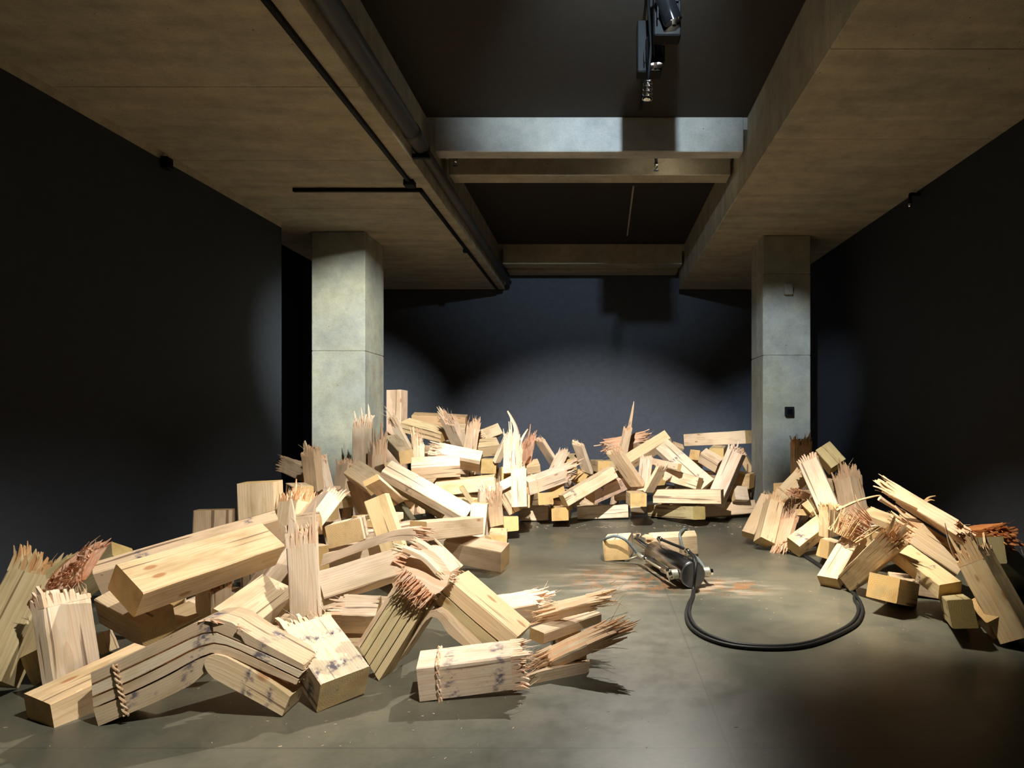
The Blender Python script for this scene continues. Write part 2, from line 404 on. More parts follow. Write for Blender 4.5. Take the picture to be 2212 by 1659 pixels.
LL = dict(main='small spotlight hidden between the first and second crossbeams',
          right='glossy black spotlight at the top picture edge, aimed at the right heap',
          centre='black track spotlight with a tall driver box hanging from the dark ceiling',
          back='spotlight on the ceiling track before the frame aimed at the back heap',
          wide='wide floodlight on the ceiling track before the frame washing the concrete',
          left='spotlight before the frame aimed at the left heap', right_fill='added fill spotlight before the frame aimed at the far part of the right heap', front='spotlight nearest the viewer aimed at the front left timbers',
          column_a='spotlight before the frame aimed at the left column', column_b='spotlight before the frame aimed at the right column')
for k, (loc, aim, w, ang, bl, rad, col) in LAMPS.items():
    track_spot(loc, aim, LL[k], w, ang, bl, rad, col, CEIL, box=k in ('centre', 'right'))
def sprinkler(x, y, ztop, drop, label):
    root = empty('sprinkler_head', (x, y, ztop)); tag(root, label, 'sprinkler', 'sprinkler heads between the crossbeams')
    bm = bmesh.new(); tube(bm, [(0, 0, 0), (0, 0, -drop)], 0.016, 8); link('drop_pipe', bm, BLACKM, root, True)
    bm = bmesh.new(); tube(bm, [(0, 0, -drop), (0, 0, -drop - 0.05)], [0.024, 0.018], 10); link('valve_body', bm, CHROME, root, True)
    bm = bmesh.new(); tube(bm, [(0, 0, -drop - 0.075), (0, 0, -drop - 0.08)], 0.028, 12); tube(bm, [(0, 0, -drop - 0.05), (0, 0, -drop - 0.08)], 0.006, 6); link('deflector', bm, CHROME, root)
sprinkler(-1.48, 6.47, CEIL, 0.25, 'dark sprinkler head near the pipe between the first two crossbeams')
sprinkler(0.62, 6.52, CEIL, 0.28, 'shiny sprinkler head toward the right end between the first two crossbeams')
sprinkler(-1.33, 10.92, CEIL, 0.22, 'far sprinkler head at the left end between the last two crossbeams')
sprinkler(0.98, 10.92, CEIL, 0.22, 'far sprinkler head at the right end between the last two crossbeams')
# ribbed metal nozzle under the visible spotlight
root = tag(empty('ribbed_nozzle', P(1400, 175, 4.1)), 'small ribbed shiny metal fitting hanging below the black track spotlight', 'fitting')
bm = bmesh.new()
pts = []; rr = []
a = Vector((0, 0, 0)); b = P(1398, 218, 4.1) - P(1400, 175, 4.1)
for i in range(13):
    pts.append(a.lerp(b, i / 12)); rr.append(0.034 if i % 3 else 0.024)
tube(bm, pts, rr, 16); link('ribbed_body', bm, CHROME, root, True)
bm = bmesh.new(); tube(bm, [(0, 0, 0), (0.03, 0.1, 0.3), (0.01, 0.2, CEIL - root.location.z)], 0.010, 8); link('stem', bm, BLACKM, root, True)
bm = bmesh.new(); bx(bm, 0.75, 0.75, 0, 0, 0, 0); bm.free()
r = tag(empty('smoke_detector', (-0.98, 10.95, CEIL)), 'small round dark detector beside the far left sprinkler', 'detector')
bm = bmesh.new(); tube(bm, [(0, 0, 0), (0, 0, -0.22)], 0.012, 8); link('drop_rod', bm, BLACKM, r)
bm = bmesh.new(); tube(bm, [(0, 0, -0.19), (0, 0, -0.22), (0, 0, -0.25)], [0.06, 0.075, 0.04], 16); link('detector_body', bm, BLACKM, r, True)
# brackets and boxes on walls and columns
y = 6.35
bm = bmesh.new(); tube(bm, spline([(3.33, y, 3.60), (3.22, y, 3.60), (3.205, y, 3.585), (3.20, y, 3.50)], 5), 0.018, 8)
br = tag(link('wall_bracket', bm, BLACKM, None, True), 'black hooked pipe bracket at the top of the right wall', 'bracket')
bm = bmesh.new(); tube(bm, [(3.20, y, 3.50), (3.20, y, 3.47)], [0.022, 0.012], 8); link('nozzle', bm, CHROME, br, True)
bm = bmesh.new(); bx(bm, -3.83, -3.755, 5.42, 5.50, 3.50, 3.60, 0.006)
o = tag(link('wall_box', bm, BLACKM), 'small black box on the strip above the left wall', 'box')
bm = bmesh.new(); tube(bm, [(-3.755, 5.46, 3.55), (-3.742, 5.46, 3.55)], 0.018, 10); link('knob', bm, BLACKM, o)
p = P(1702, 626, 7.93)
bm = bmesh.new(); bx(bm, p.x - 0.055, p.x + 0.05, 7.87, 7.93, p.z - 0.07, p.z + 0.07, 0.006)
o = tag(link('junction_box', bm, COLC), 'grey box high on the front of the right column', 'box')
bm = bmesh.new(); bx(bm, p.x + 0.05, p.x + 0.062, 7.885, 7.92, p.z - 0.03, p.z + 0.02, 0.003); link('latch', bm, BLACKM, o)
p = P(1704, 889, 7.93)
bm = bmesh.new(); bx(bm, p.x - 0.055, p.x + 0.055, 7.875, 7.93, p.z - 0.06, p.z + 0.06, 0.006)
o = tag(link('socket_box', bm, BLACKM), 'black socket box at mid height on the right column', 'box')
bm = bmesh.new(); bx(bm, p.x - 0.035, p.x + 0.035, 7.868, 7.876, p.z - 0.04, p.z + 0.03, 0.003); link('cover', bm, GLOSSB, o)
# ------------------------------------------------------------------ broken timber
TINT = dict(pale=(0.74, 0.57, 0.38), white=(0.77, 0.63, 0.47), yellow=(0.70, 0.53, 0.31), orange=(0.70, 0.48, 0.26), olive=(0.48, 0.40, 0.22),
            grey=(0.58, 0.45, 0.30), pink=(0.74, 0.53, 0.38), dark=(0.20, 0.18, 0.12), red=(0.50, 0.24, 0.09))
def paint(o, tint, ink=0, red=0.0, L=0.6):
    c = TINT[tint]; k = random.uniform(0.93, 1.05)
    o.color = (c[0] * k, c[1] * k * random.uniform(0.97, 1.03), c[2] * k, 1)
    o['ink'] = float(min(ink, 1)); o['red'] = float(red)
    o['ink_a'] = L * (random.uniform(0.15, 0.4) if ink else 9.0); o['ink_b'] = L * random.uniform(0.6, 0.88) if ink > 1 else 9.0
def body_bm(L, w, h, segs=4):
    """sawn body: squared section, eased and slightly knocked edges, end faces in the second slot"""
    bm = bmesh.new()
    e = min(0.006, w * 0.1, h * 0.1)
    rings = []
    for i in range(segs + 1):
        x = L * i / segs
        sec = [(-w / 2 + e, -h / 2), (w / 2 - e, -h / 2), (w / 2, -h / 2 + e), (w / 2, h / 2 - e), (w / 2 - e, h / 2), (-w / 2 + e, h / 2), (-w / 2, h / 2 - e), (-w / 2, -h / 2 + e)]
        j = 0.0018
        rings.append([bm.verts.new((x, y + random.uniform(-j, j), z + random.uniform(-j, j))) for y, z in sec])
    for a, b in zip(rings, rings[1:]):
        for k in range(8): bm.faces.new((a[k], a[(k + 1) % 8], b[(k + 1) % 8], b[k]))
    for r in (rings[0], rings[-1]):
        f = bm.faces.new(r); f.material_index = 1
    return bm
def shards(bm, x0, sgn, w, h, ln, cell=0.022, tilt=0.0):
    """torn end: the section broken into slivers of unequal length, each a prism tapering to a tip"""
    ny = max(3, min(9, int(w / cell))); nz = max(2, min(8, int(h / cell)))
    ys = [-w / 2 + w * (i + (random.uniform(-.3, .3) if 0 < i < ny else 0)) / ny for i in range(ny + 1)]
    zs = [-h / 2 + h * (i + (random.uniform(-.3, .3) if 0 < i < nz else 0)) / nz for i in range(nz + 1)]
    ph1, ph2 = random.uniform(0, 6), random.uniform(0, 6)
    for i in range(ny):
        for j in range(nz):
            env = 0.55 + 0.35 * math.sin(3.1 * i / ny + ph1) + 0.25 * math.sin(4.0 * j / nz + ph2)
            l = ln * max(0.12, env + random.uniform(-0.35, 0.55))
            if random.random() < 0.08: l *= 1.7
            y0, y1, z0, z1 = ys[i], ys[i + 1], zs[j], zs[j + 1]
            cy, cz = (y0 + y1) / 2, (z0 + z1) / 2
            out = Vector((0, cy * 0.35 + random.uniform(-.12, .12) * ln, cz * 0.35 + random.uniform(-.12, .12) * ln + tilt * l)) * (l / (ln + 1e-6)) * 0.5
            def ring(x, s, o, st):
                a = cy + (y0 - cy) * s + o.y; b = cy + (y1 - cy) * s + o.y
                c = cz + (z0 - cz) * st + o.z; d = cz + (z1 - cz) * st + o.z
                return [bm.verts.new((x0 + sgn * x, yy, zz)) for yy, zz in ((a, c), (b, c), (b, d), (a, d))]
            flat = random.random() < 0.5
            r0 = ring(-0.012, 1.0, Vector((0, 0, 0)), 1.0)
            r1 = ring(l * random.uniform(0.45, 0.7), random.uniform(.6, .95), out * 0.3, random.uniform(.6, .95))
            r2 = ring(l, 0.7 if flat else 0.15, out, 0.12)
            for a, b in ((r0, r1), (r1, r2)):
                for k in range(4): bm.faces.new((a[k], a[(k + 1) % 4], b[(k + 1) % 4], b[k]))
            bm.faces.new(r2); bm.faces.new(r0)
    for q in range(int(10 + ny * 2)):      # loose fibres
        y = random.uniform(-w / 2, w / 2); z = random.uniform(-h / 2, h / 2); l = ln * random.uniform(0.6, 1.5)
        t = 0.0022
        p0 = Vector((x0, y, z)); p1 = p0 + Vector((sgn * l * 0.6, random.uniform(-.15, .15) * l, random.uniform(-.15, .15) * l)); p2 = p1 + Vector((sgn * l * 0.4, random.uniform(-.3, .3) * l, random.uniform(-.3, .3) * l))
        tube(bm, [p0, p1, p2], [t, t * 0.8, t * 0.3], 3)
def spike_bm(L, w, h, vf, wf, ln, wd, x_in=0.05):
    """one long sliver standing out of a torn end"""
    bm = bmesh.new()
    y = (0.5 - vf) * w; z = (wf - 0.5) * h
    y = max(-w / 2 + wd / 2, min(w / 2 - wd / 2, y))
    th = min(h * 0.6, max(0.014, wd * 0.5))
    n = 6; rings = []
    bend = random.uniform(-0.06, 0.06)
    for i in range(n + 1):
        f = i / n
        s = (1 - f) ** 0.6 * 0.92 + 0.08
        cx = L - x_in + (ln + x_in) * f; cy = y * (1 - 0.0 * f) + bend * ln * f * f; cz = z + 0.03 * ln * f * f
        a, b = wd / 2 * s, th / 2 * (0.5 + 0.5 * s)
        rings.append([bm.verts.new((cx, cy + yy, cz + zz)) for yy, zz in ((-a, -b), (a, -b), (a * .9, b), (-a * .9, b))])
    for a, b in zip(rings, rings[1:]):
        for k in range(4): bm.faces.new((a[k], a[(k + 1) % 4], b[(k + 1) % 4], b[k]))
    bm.faces.new(rings[0]); bm.faces.new(rings[-1])
    return bm
def band_bm(x, w, h):
    """groove and twisted crushed fibres where the wire rope bit into the timber"""
    bm = bmesh.new()
    e = 0.004
    per = [(-w / 2 - e, -h / 2 - e), (w / 2 + e, -h / 2 - e), (w / 2 + e, h / 2 + e), (-w / 2 - e, h / 2 + e)]
    for s in (0.0, math.pi):
        pts = []
        for i in range(4):
            a, b = Vector((0, *per[i])), Vector((0, *per[(i + 1) % 4]))
            for k in range(14):
                q = a.lerp(b, k / 14)
                ph = (i * 14 + k) * 0.9 + s
                pts.append(Vector((x + math.cos(ph) * 0.006 + random.uniform(-.002, .002), q.y, q.z)))
        pts.append(pts[0])
        tube(bm, pts, 0.006, 4, caps=False)
    return bm
GROUPS = dict(L='broken timbers heaped on the left', B='broken timbers heaped at the back', R='broken timbers heaped on the right', C='timbers under the steel cylinder', H='timbers buried inside the heaps')
def timber(row, label, tint='pale', sA=0.0, sB=0.0, ink=0, red=0, grp='L', spikes=(), bands=(), name=None, parent=None, cell=0.019, sheaf=0):
    idn, o, q, d = row
    L, w, h = d
    lead = 0.0
    if sheaf:
        sA, sB = sA and min(L, .3) * 0.4, min(L, .32) * 0.45; cell = 0.015
    b0 = sA * 0.5 if sA else 0.0; b1 = L - (sB * 0.35 if sB else 0.0)
    bm = body_bm(b1 - b0, w, h)
    bm.transform(Matrix.Translation((b0, 0, 0)))
    nm = name or ('splintered_timber' if (sA or sB) else 'sawn_timber')
    ob = link(nm, bm, [TORN if sheaf else WOOD, ENDG], parent)
    if parent is None:
        ob.rotation_mode = 'QUATERNION'; ob.rotation_quaternion = q; ob.location = o
        tag(ob, label, 'timber', GROUPS[grp])
    paint(ob, tint, ink, red, L)
    kids = []
    for s, x, sg in ((sA, b0, -1), (sB, b1, 1)):
        if s:
            bm = bmesh.new(); shards(bm, x, sg, w, h, s * 1.25, cell)
            k = link('splintered_end', bm, TORN, ob); k['kind'] = 'stuff'; kids.append(k)
    for sp in spikes:
        k = link('long_splinter', spike_bm(b1, w, h, *sp), WOOD, ob); kids.append(k)
    for f in bands:
        k = link('rope_mark', band_bm(L * f, w, h), TORN, ob); kids.append(k)
    for k in kids:
        k.color = ob.color
        k['red'] = (0.85 if red == 1 else float(red)) if red else 0.15
        k['ink'] = 0.0; k['ink_a'] = 9.0; k['ink_b'] = 9.0
    return ob
ROWS = {
    1: (1, (-2.379, 2.644, 0.041), (0.8318, 0.0675, -0.049, 0.5488), (0.446, 0.202, 0.148)),
    3: (3, (-2.457, 2.909, 0.077), (0.0514, 0.6174, 0.0154, 0.7848), (0.385, 0.247, 0.067)),
    4: (4, (-2.317, 3.045, 0.457), (0.7838, 0.2723, 0.1277, 0.5433), (0.811, 0.227, 0.163)),
    5: (5, (-2.996, 3.722, 0.332), (0.8278, -0.4703, -0.2452, 0.1827), (1.0, 0.2, 0.119)),
    6: (6, (-3.547, 4.087, 0.08), (0.8879, -0.3079, -0.3285, -0.094), (0.53, 0.146, 0.124)),
    7: (7, (-2.825, 2.869, 0.076), (0.063, 0.7084, 0.3146, 0.6286), (0.52, 0.233, 0.179)),
    8: (8, (-2.677, 3.439, 0.286), (0.9559, 0.1982, 0.1136, -0.1846), (0.356, 0.179, 0.174)),
    9: (9, (-2.471, 3.451, 0.105), (0.8011, 0.1462, 0.0074, 0.5804), (0.275, 0.178, 0.087)),
    10: (10, (-2.234, 3.617, 0.158), (0.6032, 0.4728, -0.6097, 0.202), (0.248, 0.188, 0.113)),
    11: (11, (-1.908, 3.229, 0.223), (0.7391, 0.2347, 0.0249, 0.6309), (0.363, 0.237, 0.111)),
    12: (12, (-1.48, 3.167, 0.194), (0.4566, 0.4926, -0.4522, 0.5868), (0.49, 0.144, 0.05)),
    13: (13, (-1.145, 2.805, 0.08), (0.3396, 0.1834, -0.0939, 0.9177), (0.437, 0.229, 0.16)),
    15: (15, (-1.578, 3.535, 0.331), (0.8089, 0.5168, 0.0518, 0.2755), (0.448, 0.16, 0.188)),
    16: (16, (-1.422, 3.442, 0.22), (0.9462, 0.3174, 0.0457, 0.043), (0.209, 0.137, 0.171)),
    17: (17, (-0.829, 2.904, 0.097), (0.9932, 0.0844, -0.0283, 0.0749), (0.461, 0.158, 0.173)),
    18: (18, (-0.325, 3.326, 0.136), (0.8998, 0.0269, 0.0283, 0.4346), (0.497, 0.106, 0.062)),
    19: (19, (-0.285, 3.185, 0.05), (0.9641, 0.1678, -0.1984, 0.0543), (0.318, 0.12, 0.06)),
    20: (20, (-0.618, 3.821, 0.114), (0.9082, 0.176, 0.1087, 0.3639), (0.292, 0.147, 0.137)),
    21: (21, (-0.268, 3.506, 0.208), (0.9755, 0.1867, -0.1115, 0.0341), (0.274, 0.089, 0.059)),
    22: (22, (-1.38, 4.775, 0.436), (0.8501, -0.0371, 0.0294, 0.5245), (0.712, 0.171, 0.149)),
    23: (23, (-0.943, 5.86, 0.131), (0.6556, -0.0042, 0.0499, 0.7535), (0.727, 0.177, 0.139)),
    24: (24, (-0.921, 6.622, 0.179), (0.5805, -0.0556, 0.0289, 0.8119), (0.52, 0.166, 0.154)),
    25: (25, (-1.28, 5.358, 0.196), (0.981, 0.1399, 0.0488, -0.1254), (0.523, 0.182, 0.195)),
    27: (27, (-1.219, 5.75, 0.098), (0.9402, -0.2458, -0.1196, -0.2033), (0.253, 0.1, 0.101)),
    28: (28, (-1.167, 5.956, 0.025), (0.5106, 0.5281, -0.4385, 0.5178), (0.466, 0.152, 0.178)),
    301: (301, (-2.641, 2.98, 0.045), (0.0603, -0.5015, -0.187, -0.8426), (0.148, 0.098, 0.079)),
    302: (302, (-2.687, 3.424, 0.017), (0.026, -0.5428, -0.0929, -0.8343), (0.113, 0.09, 0.05)),
    306: (306, (-2.384, 6.78, 0.755), (0.8545, 0.0887, -0.1201, -0.4976), (0.594, 0.08, 0.076)),
    30: (30, (-2.957, 4.771, 0.021), (0.4356, 0.5567, -0.4019, 0.5821), (0.579, 0.262, 0.139)),
    31: (31, (-2.627, 4.896, 0.005), (0.4586, 0.519, -0.4787, 0.5396), (0.8, 0.273, 0.191)),
    33: (33, (-2.712, 5.87, 0.767), (0.2706, 0.1349, 0.0925, 0.9487), (0.364, 0.179, 0.144)),
    34: (34, (-2.556, 5.611, 0.668), (0.4922, 0.5267, -0.6057, 0.337), (0.354, 0.14, 0.089)),
    35: (35, (-2.351, 5.649, 0.07), (0.1365, 0.5794, -0.0577, 0.8014), (0.911, 0.183, 0.08)),
    36: (36, (-2.446, 5.167, 0.666), (0.465, 0.0045, 0.0154, 0.8851), (0.421, 0.156, 0.141)),
    37: (37, (-2.327, 4.642, 0.043), (0.6378, 0.3072, -0.5305, 0.4663), (0.656, 0.2, 0.18)),
    38: (38, (-2.342, 4.194, 0.071), (0.8086, 0.0643, -0.4011, 0.4255), (0.897, 0.243, 0.117)),
    39: (39, (-2.043, 4.23, 0.57), (0.3055, 0.9375, 0.1311, 0.1024), (0.147, 0.12, 0.12)),
    40: (40, (-1.755, 4.31, 0.506), (0.5903, -0.1029, -0.0497, 0.799), (0.514, 0.23, 0.156)),
    41: (41, (-1.377, 4.529, 0.047), (0.4338, 0.3525, -0.5482, 0.6221), (0.727, 0.174, 0.081)),
    42: (42, (-2.35, 5.992, 0.808), (0.8538, 0.3544, -0.0179, -0.381), (0.479, 0.196, 0.098)),
    43: (43, (-2.151, 6.018, 0.047), (0.5286, 0.2959, -0.6805, 0.4122), (0.699, 0.208, 0.091)),
    44: (44, (-1.812, 5.609, 0.552), (0.0584, -0.7205, 0.6279, -0.2886), (0.775, 0.127, 0.05)),
    45: (45, (-1.913, 5.605, 0.847), (0.9299, 0.2579, 0.2593, -0.0377), (0.846, 0.189, 0.095)),
    46: (46, (-1.924, 5.817, 0.732), (0.3687, 0.8916, 0.0504, -0.2581), (0.589, 0.175, 0.092)),
    47: (47, (-2.092, 6.062, 0.674), (0.8816, 0.1333, 0.2017, -0.4053), (0.73, 0.052, 0.148)),
    48: (48, (-2.789, 8.634, 0.532), (0.5539, 0.4339, -0.5408, 0.4609), (1.169, 0.223, 0.192)),
    49: (49, (-2.752, 9.286, 1.29), (0.9889, 0.1468, 0.0229, 0.0047), (0.798, 0.18, 0.183)),
    50: (50, (-2.662, 8.604, 1.219), (0.9683, 0.1716, 0.0927, -0.1562), (0.634, 0.196, 0.15)),
    51: (51, (-1.854, 8.32, 0.978), (0.3744, 0.5198, -0.7471, 0.1774), (0.414, 0.206, 0.1)),
    52: (52, (-2.038, 8.816, 1.122), (0.9651, 0.2546, 0.033, 0.0521), (0.167, 0.15, 0.178)),
    53: (53, (-1.707, 7.946, 0.356), (0.6987, 0.2407, -0.5696, 0.3597), (0.873, 0.181, 0.08)),
    54: (54, (-1.634, 8.653, 1.042), (0.7445, 0.5774, 0.0308, 0.3337), (0.298, 0.162, 0.18)),
    55: (55, (-1.737, 8.319, 0.888), (0.9337, 0.2901, 0.0128, 0.2094), (0.409, 0.18, 0.186)),
    56: (56, (-1.861, 7.272, 0.947), (0.9362, 0.3289, 0.1209, 0.0277), (0.505, 0.179, 0.06)),
    57: (57, (-2.009, 7.436, 0.884), (0.9099, 0.4019, 0.1019, -0.0092), (0.625, 0.151, 0.177)),
    58: (58, (-2.035, 6.811, 0.756), (0.9424, 0.3136, 0.0146, 0.1152), (0.516, 0.177, 0.176)),
    59: (59, (-1.791, 6.934, 0.522), (0.997, 0.0425, -0.052, 0.038), (0.653, 0.179, 0.151)),
    60: (60, (-1.278, 7.308, 0.743), (0.6655, -0.0062, 0.0267, 0.7459), (0.59, 0.177, 0.172)),
    61: (61, (-2.104, 6.846, 0.88), (0.5296, 0.0096, -0.0996, 0.8423), (1.166, 0.152, 0.15)),
    62: (62, (-2.09, 7.276, 0.196), (0.2724, 0.6733, -0.3989, 0.5597), (0.865, 0.132, 0.07)),
    63: (63, (-2.44, 8.632, 0.543), (0.2855, 0.5477, -0.7072, 0.344), (0.882, 0.111, 0.06)),
    64: (64, (-2.593, 6.879, 0.14), (0.4584, 0.5151, -0.4166, 0.5924), (1.093, 0.204, 0.12)),
    65: (65, (-2.663, 6.364, 0.04), (0.6563, 0.2397, -0.5465, 0.4617), (0.827, 0.191, 0.12)),
    66: (66, (-2.448, 6.892, 0.641), (0.1736, 0.7233, -0.3052, 0.5945), (0.35, 0.173, 0.1)),
    67: (67, (-0.942, 6.884, 0.695), (0.6593, 0.2607, -0.5867, 0.3912), (0.283, 0.183, 0.12)),
    68: (68, (-1.182, 7.3, 0.799), (0.1459, 0.8292, -0.3457, 0.4142), (0.381, 0.091, 0.05)),
    69: (69, (-0.832, 6.624, 0.362), (0.3096, 0.6241, -0.2396, 0.6762), (0.422, 0.176, 0.049)),
    167: (167, (-0.96, 8.098, 0.746), (0.1688, 0.7549, -0.4281, 0.4673), (0.258, 0.165, 0.12)),
    168: (168, (-0.392, 8.525, 0.388), (0.3836, 0.3849, -0.8303, 0.1238), (0.884, 0.174, 0.05)),
    110: (110, (-1.148, 6.916, 0.026), (0.1638, 0.5216, -0.6429, 0.5364), (0.718, 0.05, 0.05)),
    111: (111, (-1.223, 6.744, 0.03), (0.2392, 0.7162, -0.4636, 0.4637), (0.615, 0.195, 0.08)),
    112: (112, (-1.13, 6.82, 0.524), (0.9369, -0.0583, -0.2207, 0.2649), (0.247, 0.1, 0.101)),
    113: (113, (-0.879, 6.722, 0.295), (0.4415, 0.2479, -0.757, 0.4131), (0.237, 0.181, 0.06)),
    114: (114, (-1.067, 6.544, 0.217), (0.1985, 0.6913, -0.5777, 0.3859), (0.357, 0.15, 0.12)),
    70: (70, (-0.612, 7.81, 0.504), (0.8057, 0.0774, -0.3711, 0.4551), (0.498, 0.172, 0.06)),
    71: (71, (-0.13, 8.315, 0.597), (0.4428, 0.4269, -0.7824, 0.0976), (0.494, 0.181, 0.05)),
    72: (72, (-0.354, 8.143, 0.697), (0.715, 0.0403, -0.0382, 0.6969), (0.516, 0.169, 0.135)),
    73: (73, (-0.852, 7.48, 0.484), (0.9434, 0.1876, -0.0877, 0.259), (0.558, 0.139, 0.19)),
    74: (74, (-0.246, 8.295, 0.51), (0.7685, 0.1834, 0.1643, 0.5905), (0.676, 0.181, 0.18)),
    75: (75, (0.096, 8.145, 0.671), (0.6422, -0.0087, 0.0144, 0.7664), (0.611, 0.175, 0.151)),
    76: (76, (-0.398, 7.294, 0.339), (0.952, 0.0103, -0.2268, 0.2054), (0.723, 0.178, 0.143)),
    77: (77, (-0.091, 7.628, 0.373), (0.9244, 0.1919, -0.0864, 0.318), (0.597, 0.2, 0.201)),
    78: (78, (0.498, 7.673, 0.488), (0.3287, 0.3827, -0.8393, 0.2027), (0.603, 0.204, 0.07)),
    79: (79, (0.413, 8.413, 0.71), (0.8824, 0.386, -0.2382, 0.1252), (0.657, 0.17, 0.166)),
    80: (80, (0.865, 8.277, 0.937), (0.7946, 0.4306, 0.1505, -0.4008), (0.841, 0.219, 0.122)),
    81: (81, (0.72, 8.029, 0.747), (0.6676, 0.5532, -0.2857, -0.4083), (0.556, 0.094, 0.06)),
    82: (82, (0.565, 7.676, 0.411), (0.7362, 0.1485, -0.6029, 0.2691), (0.409, 0.184, 0.061)),
    83: (83, (0.889, 7.914, 0.591), (0.9592, -0.0425, 0.1219, -0.2514), (0.452, 0.181, 0.153)),
    84: (84, (0.615, 7.503, 0.422), (0.2212, 0.8221, -0.2648, 0.4528), (0.335, 0.179, 0.04)),
    85: (85, (0.477, 7.155, 0.366), (0.6903, -0.018, 0.0258, 0.7228), (0.531, 0.191, 0.154)),
    86: (86, (0.718, 7.706, 0.344), (0.9814, -0.0272, -0.0139, -0.1896), (0.835, 0.178, 0.165)),
    87: (87, (1.213, 7.389, 0.179), (0.5208, -0.0324, 0.0396, 0.8521), (1.018, 0.179, 0.153)),
    88: (88, (1.321, 8.006, 0.103), (0.9803, -0.1284, -0.0379, 0.1449), (0.774, 0.178, 0.168)),
    89: (89, (-0.259, 8.047, 0.087), (0.9991, -0.0346, -0.0164, 0.0183), (0.655, 0.188, 0.164)),
    90: (90, (0.439, 8.301, 0.113), (0.916, 0.3975, -0.049, 0.0241), (0.212, 0.14, 0.185)),
    91: (91, (-0.441, 7.34, 0.173), (0.6986, -0.049, 0.0186, 0.7136), (0.933, 0.201, 0.155)),
    92: (92, (-0.977, 7.943, 0.096), (0.9986, -0.0396, -0.0054, -0.0339), (0.368, 0.181, 0.18)),
    93: (93, (-0.601, 7.241, 0.37), (0.6077, -0.0722, 0.0258, 0.7904), (0.616, 0.177, 0.141)),
    94: (94, (-0.487, 7.712, 0.401), (0.6404, -0.1232, -0.0579, 0.7559), (0.528, 0.167, 0.14)),
    95: (95, (1.39, 9.55, 0.975), (0.926, -0.0069, -0.0331, -0.376), (1.067, 0.187, 0.185)),
    96: (96, (1.639, 8.524, 0.817), (0.793, 0.0175, -0.0043, 0.609), (0.58, 0.194, 0.164)),
    97: (97, (1.373, 8.751, 0.795), (0.8424, -0.0356, 0.1229, 0.5234), (0.52, 0.145, 0.141)),
    98: (98, (1.489, 7.882, 0.217), (0.714, 0.4297, -0.4836, 0.268), (0.73, 0.207, 0.183)),
    99: (99, (1.433, 8.473, 0.807), (0.8943, 0.2908, 0.1747, -0.2919), (0.278, 0.15, 0.18)),
    100: (100, (1.875, 8.299, 0.5), (0.9507, 0.0409, 0.0326, -0.3058), (0.204, 0.177, 0.195)),
    101: (101, (2.03, 8.772, 0.833), (0.8441, 0.1972, 0.4968, 0.042), (0.299, 0.2, 0.1)),
    102: (102, (1.75, 8.006, 0.337), (0.9658, -0.2117, 0.0052, 0.1497), (0.196, 0.099, 0.191)),
    104: (104, (0.231, 8.833, 0.034), (0.3487, 0.6776, -0.4218, 0.4912), (1.171, 0.101, 0.08)),
    116: (116, (-0.935, 8.122, 0.631), (0.9644, 0.2209, -0.0514, 0.1359), (0.18, 0.18, 0.18)),
    169: (169, (0.206, 8.976, 0.892), (0.9136, 0.3876, -0.0697, 0.1011), (0.424, 0.18, 0.182)),
    305: (305, (1.122, 9.373, 0.88), (0.8765, -0.3932, 0.0397, 0.2748), (0.178, 0.15, 0.101)),
    120: (120, (2.477, 7.526, 0.254), (0.3322, 0.5747, -0.5756, 0.4776), (0.827, 0.215, 0.12)),
    121: (121, (2.2, 5.773, 0.373), (0.6125, 0.1402, -0.5591, 0.5409), (0.613, 0.185, 0.12)),
    122: (122, (1.875, 6.399, 0.461), (0.7927, 0.4693, -0.3183, 0.224), (0.342, 0.146, 0.19)),
    221: (221, (2.463, 6.355, 0.809), (0.4738, 0.1799, -0.4996, 0.7025), (0.243, 0.18, 0.186)),
    123: (123, (1.542, 6.341, 0.11), (0.836, 0.2329, -0.2178, 0.4466), (0.607, 0.13, 0.083)),
    124: (124, (1.64, 6.103, 0.082), (0.8141, -0.1329, -0.5086, 0.247), (0.472, 0.161, 0.153)),
    125: (125, (1.782, 6.008, 0.056), (0.8366, 0.0269, -0.4557, 0.3027), (0.349, 0.178, 0.06)),
    126: (126, (2.14, 6.671, 0.163), (0.1381, 0.624, -0.7604, 0.1152), (0.62, 0.129, 0.062)),
    127: (127, (1.842, 5.829, 0.095), (0.9086, 0.2873, -0.1894, 0.2367), (0.407, 0.149, 0.165)),
    128: (128, (2.043, 6.043, 0.409), (0.9229, 0.2408, -0.2943, 0.06), (0.127, 0.166, 0.059)),
    129: (129, (2.132, 6.343, 0.512), (0.1639, -0.4261, 0.708, -0.5388), (0.291, 0.078, 0.08)),
    130: (130, (2.523, 5.904, 0.064), (0.6941, 0.025, -0.6415, 0.3257), (0.728, 0.192, 0.18)),
    131: (131, (2.004, 5.343, 0.296), (0.3345, 0.6187, -0.3742, 0.6044), (0.249, 0.175, 0.1)),
    132: (132, (2.503, 4.24, 0.509), (0.5849, -0.138, -0.4346, 0.6709), (0.623, 0.098, 0.204)),
    133: (133, (2.568, 4.393, 0.253), (0.314, 0.1593, -0.4557, 0.8175), (0.399, 0.205, 0.124)),
    135: (135, (2.921, 4.882, 0.363), (0.4162, 0.4688, -0.6752, -0.3886), (0.624, 0.161, 0.144)),
    136: (136, (3.221, 4.706, 0.078), (0.3863, -0.1351, -0.166, -0.8972), (0.961, 0.183, 0.178)),
    137: (137, (2.416, 3.546, 0.048), (0.6007, 0.0591, -0.676, 0.4228), (0.489, 0.153, 0.208)),
    138: (138, (2.214, 3.89, 0.226), (0.6572, 0.0535, -0.1306, 0.7404), (0.512, 0.154, 0.102)),
    139: (139, (1.927, 4.69, 0.088), (0.5588, 0.482, -0.66, -0.1407), (0.667, 0.146, 0.161)),
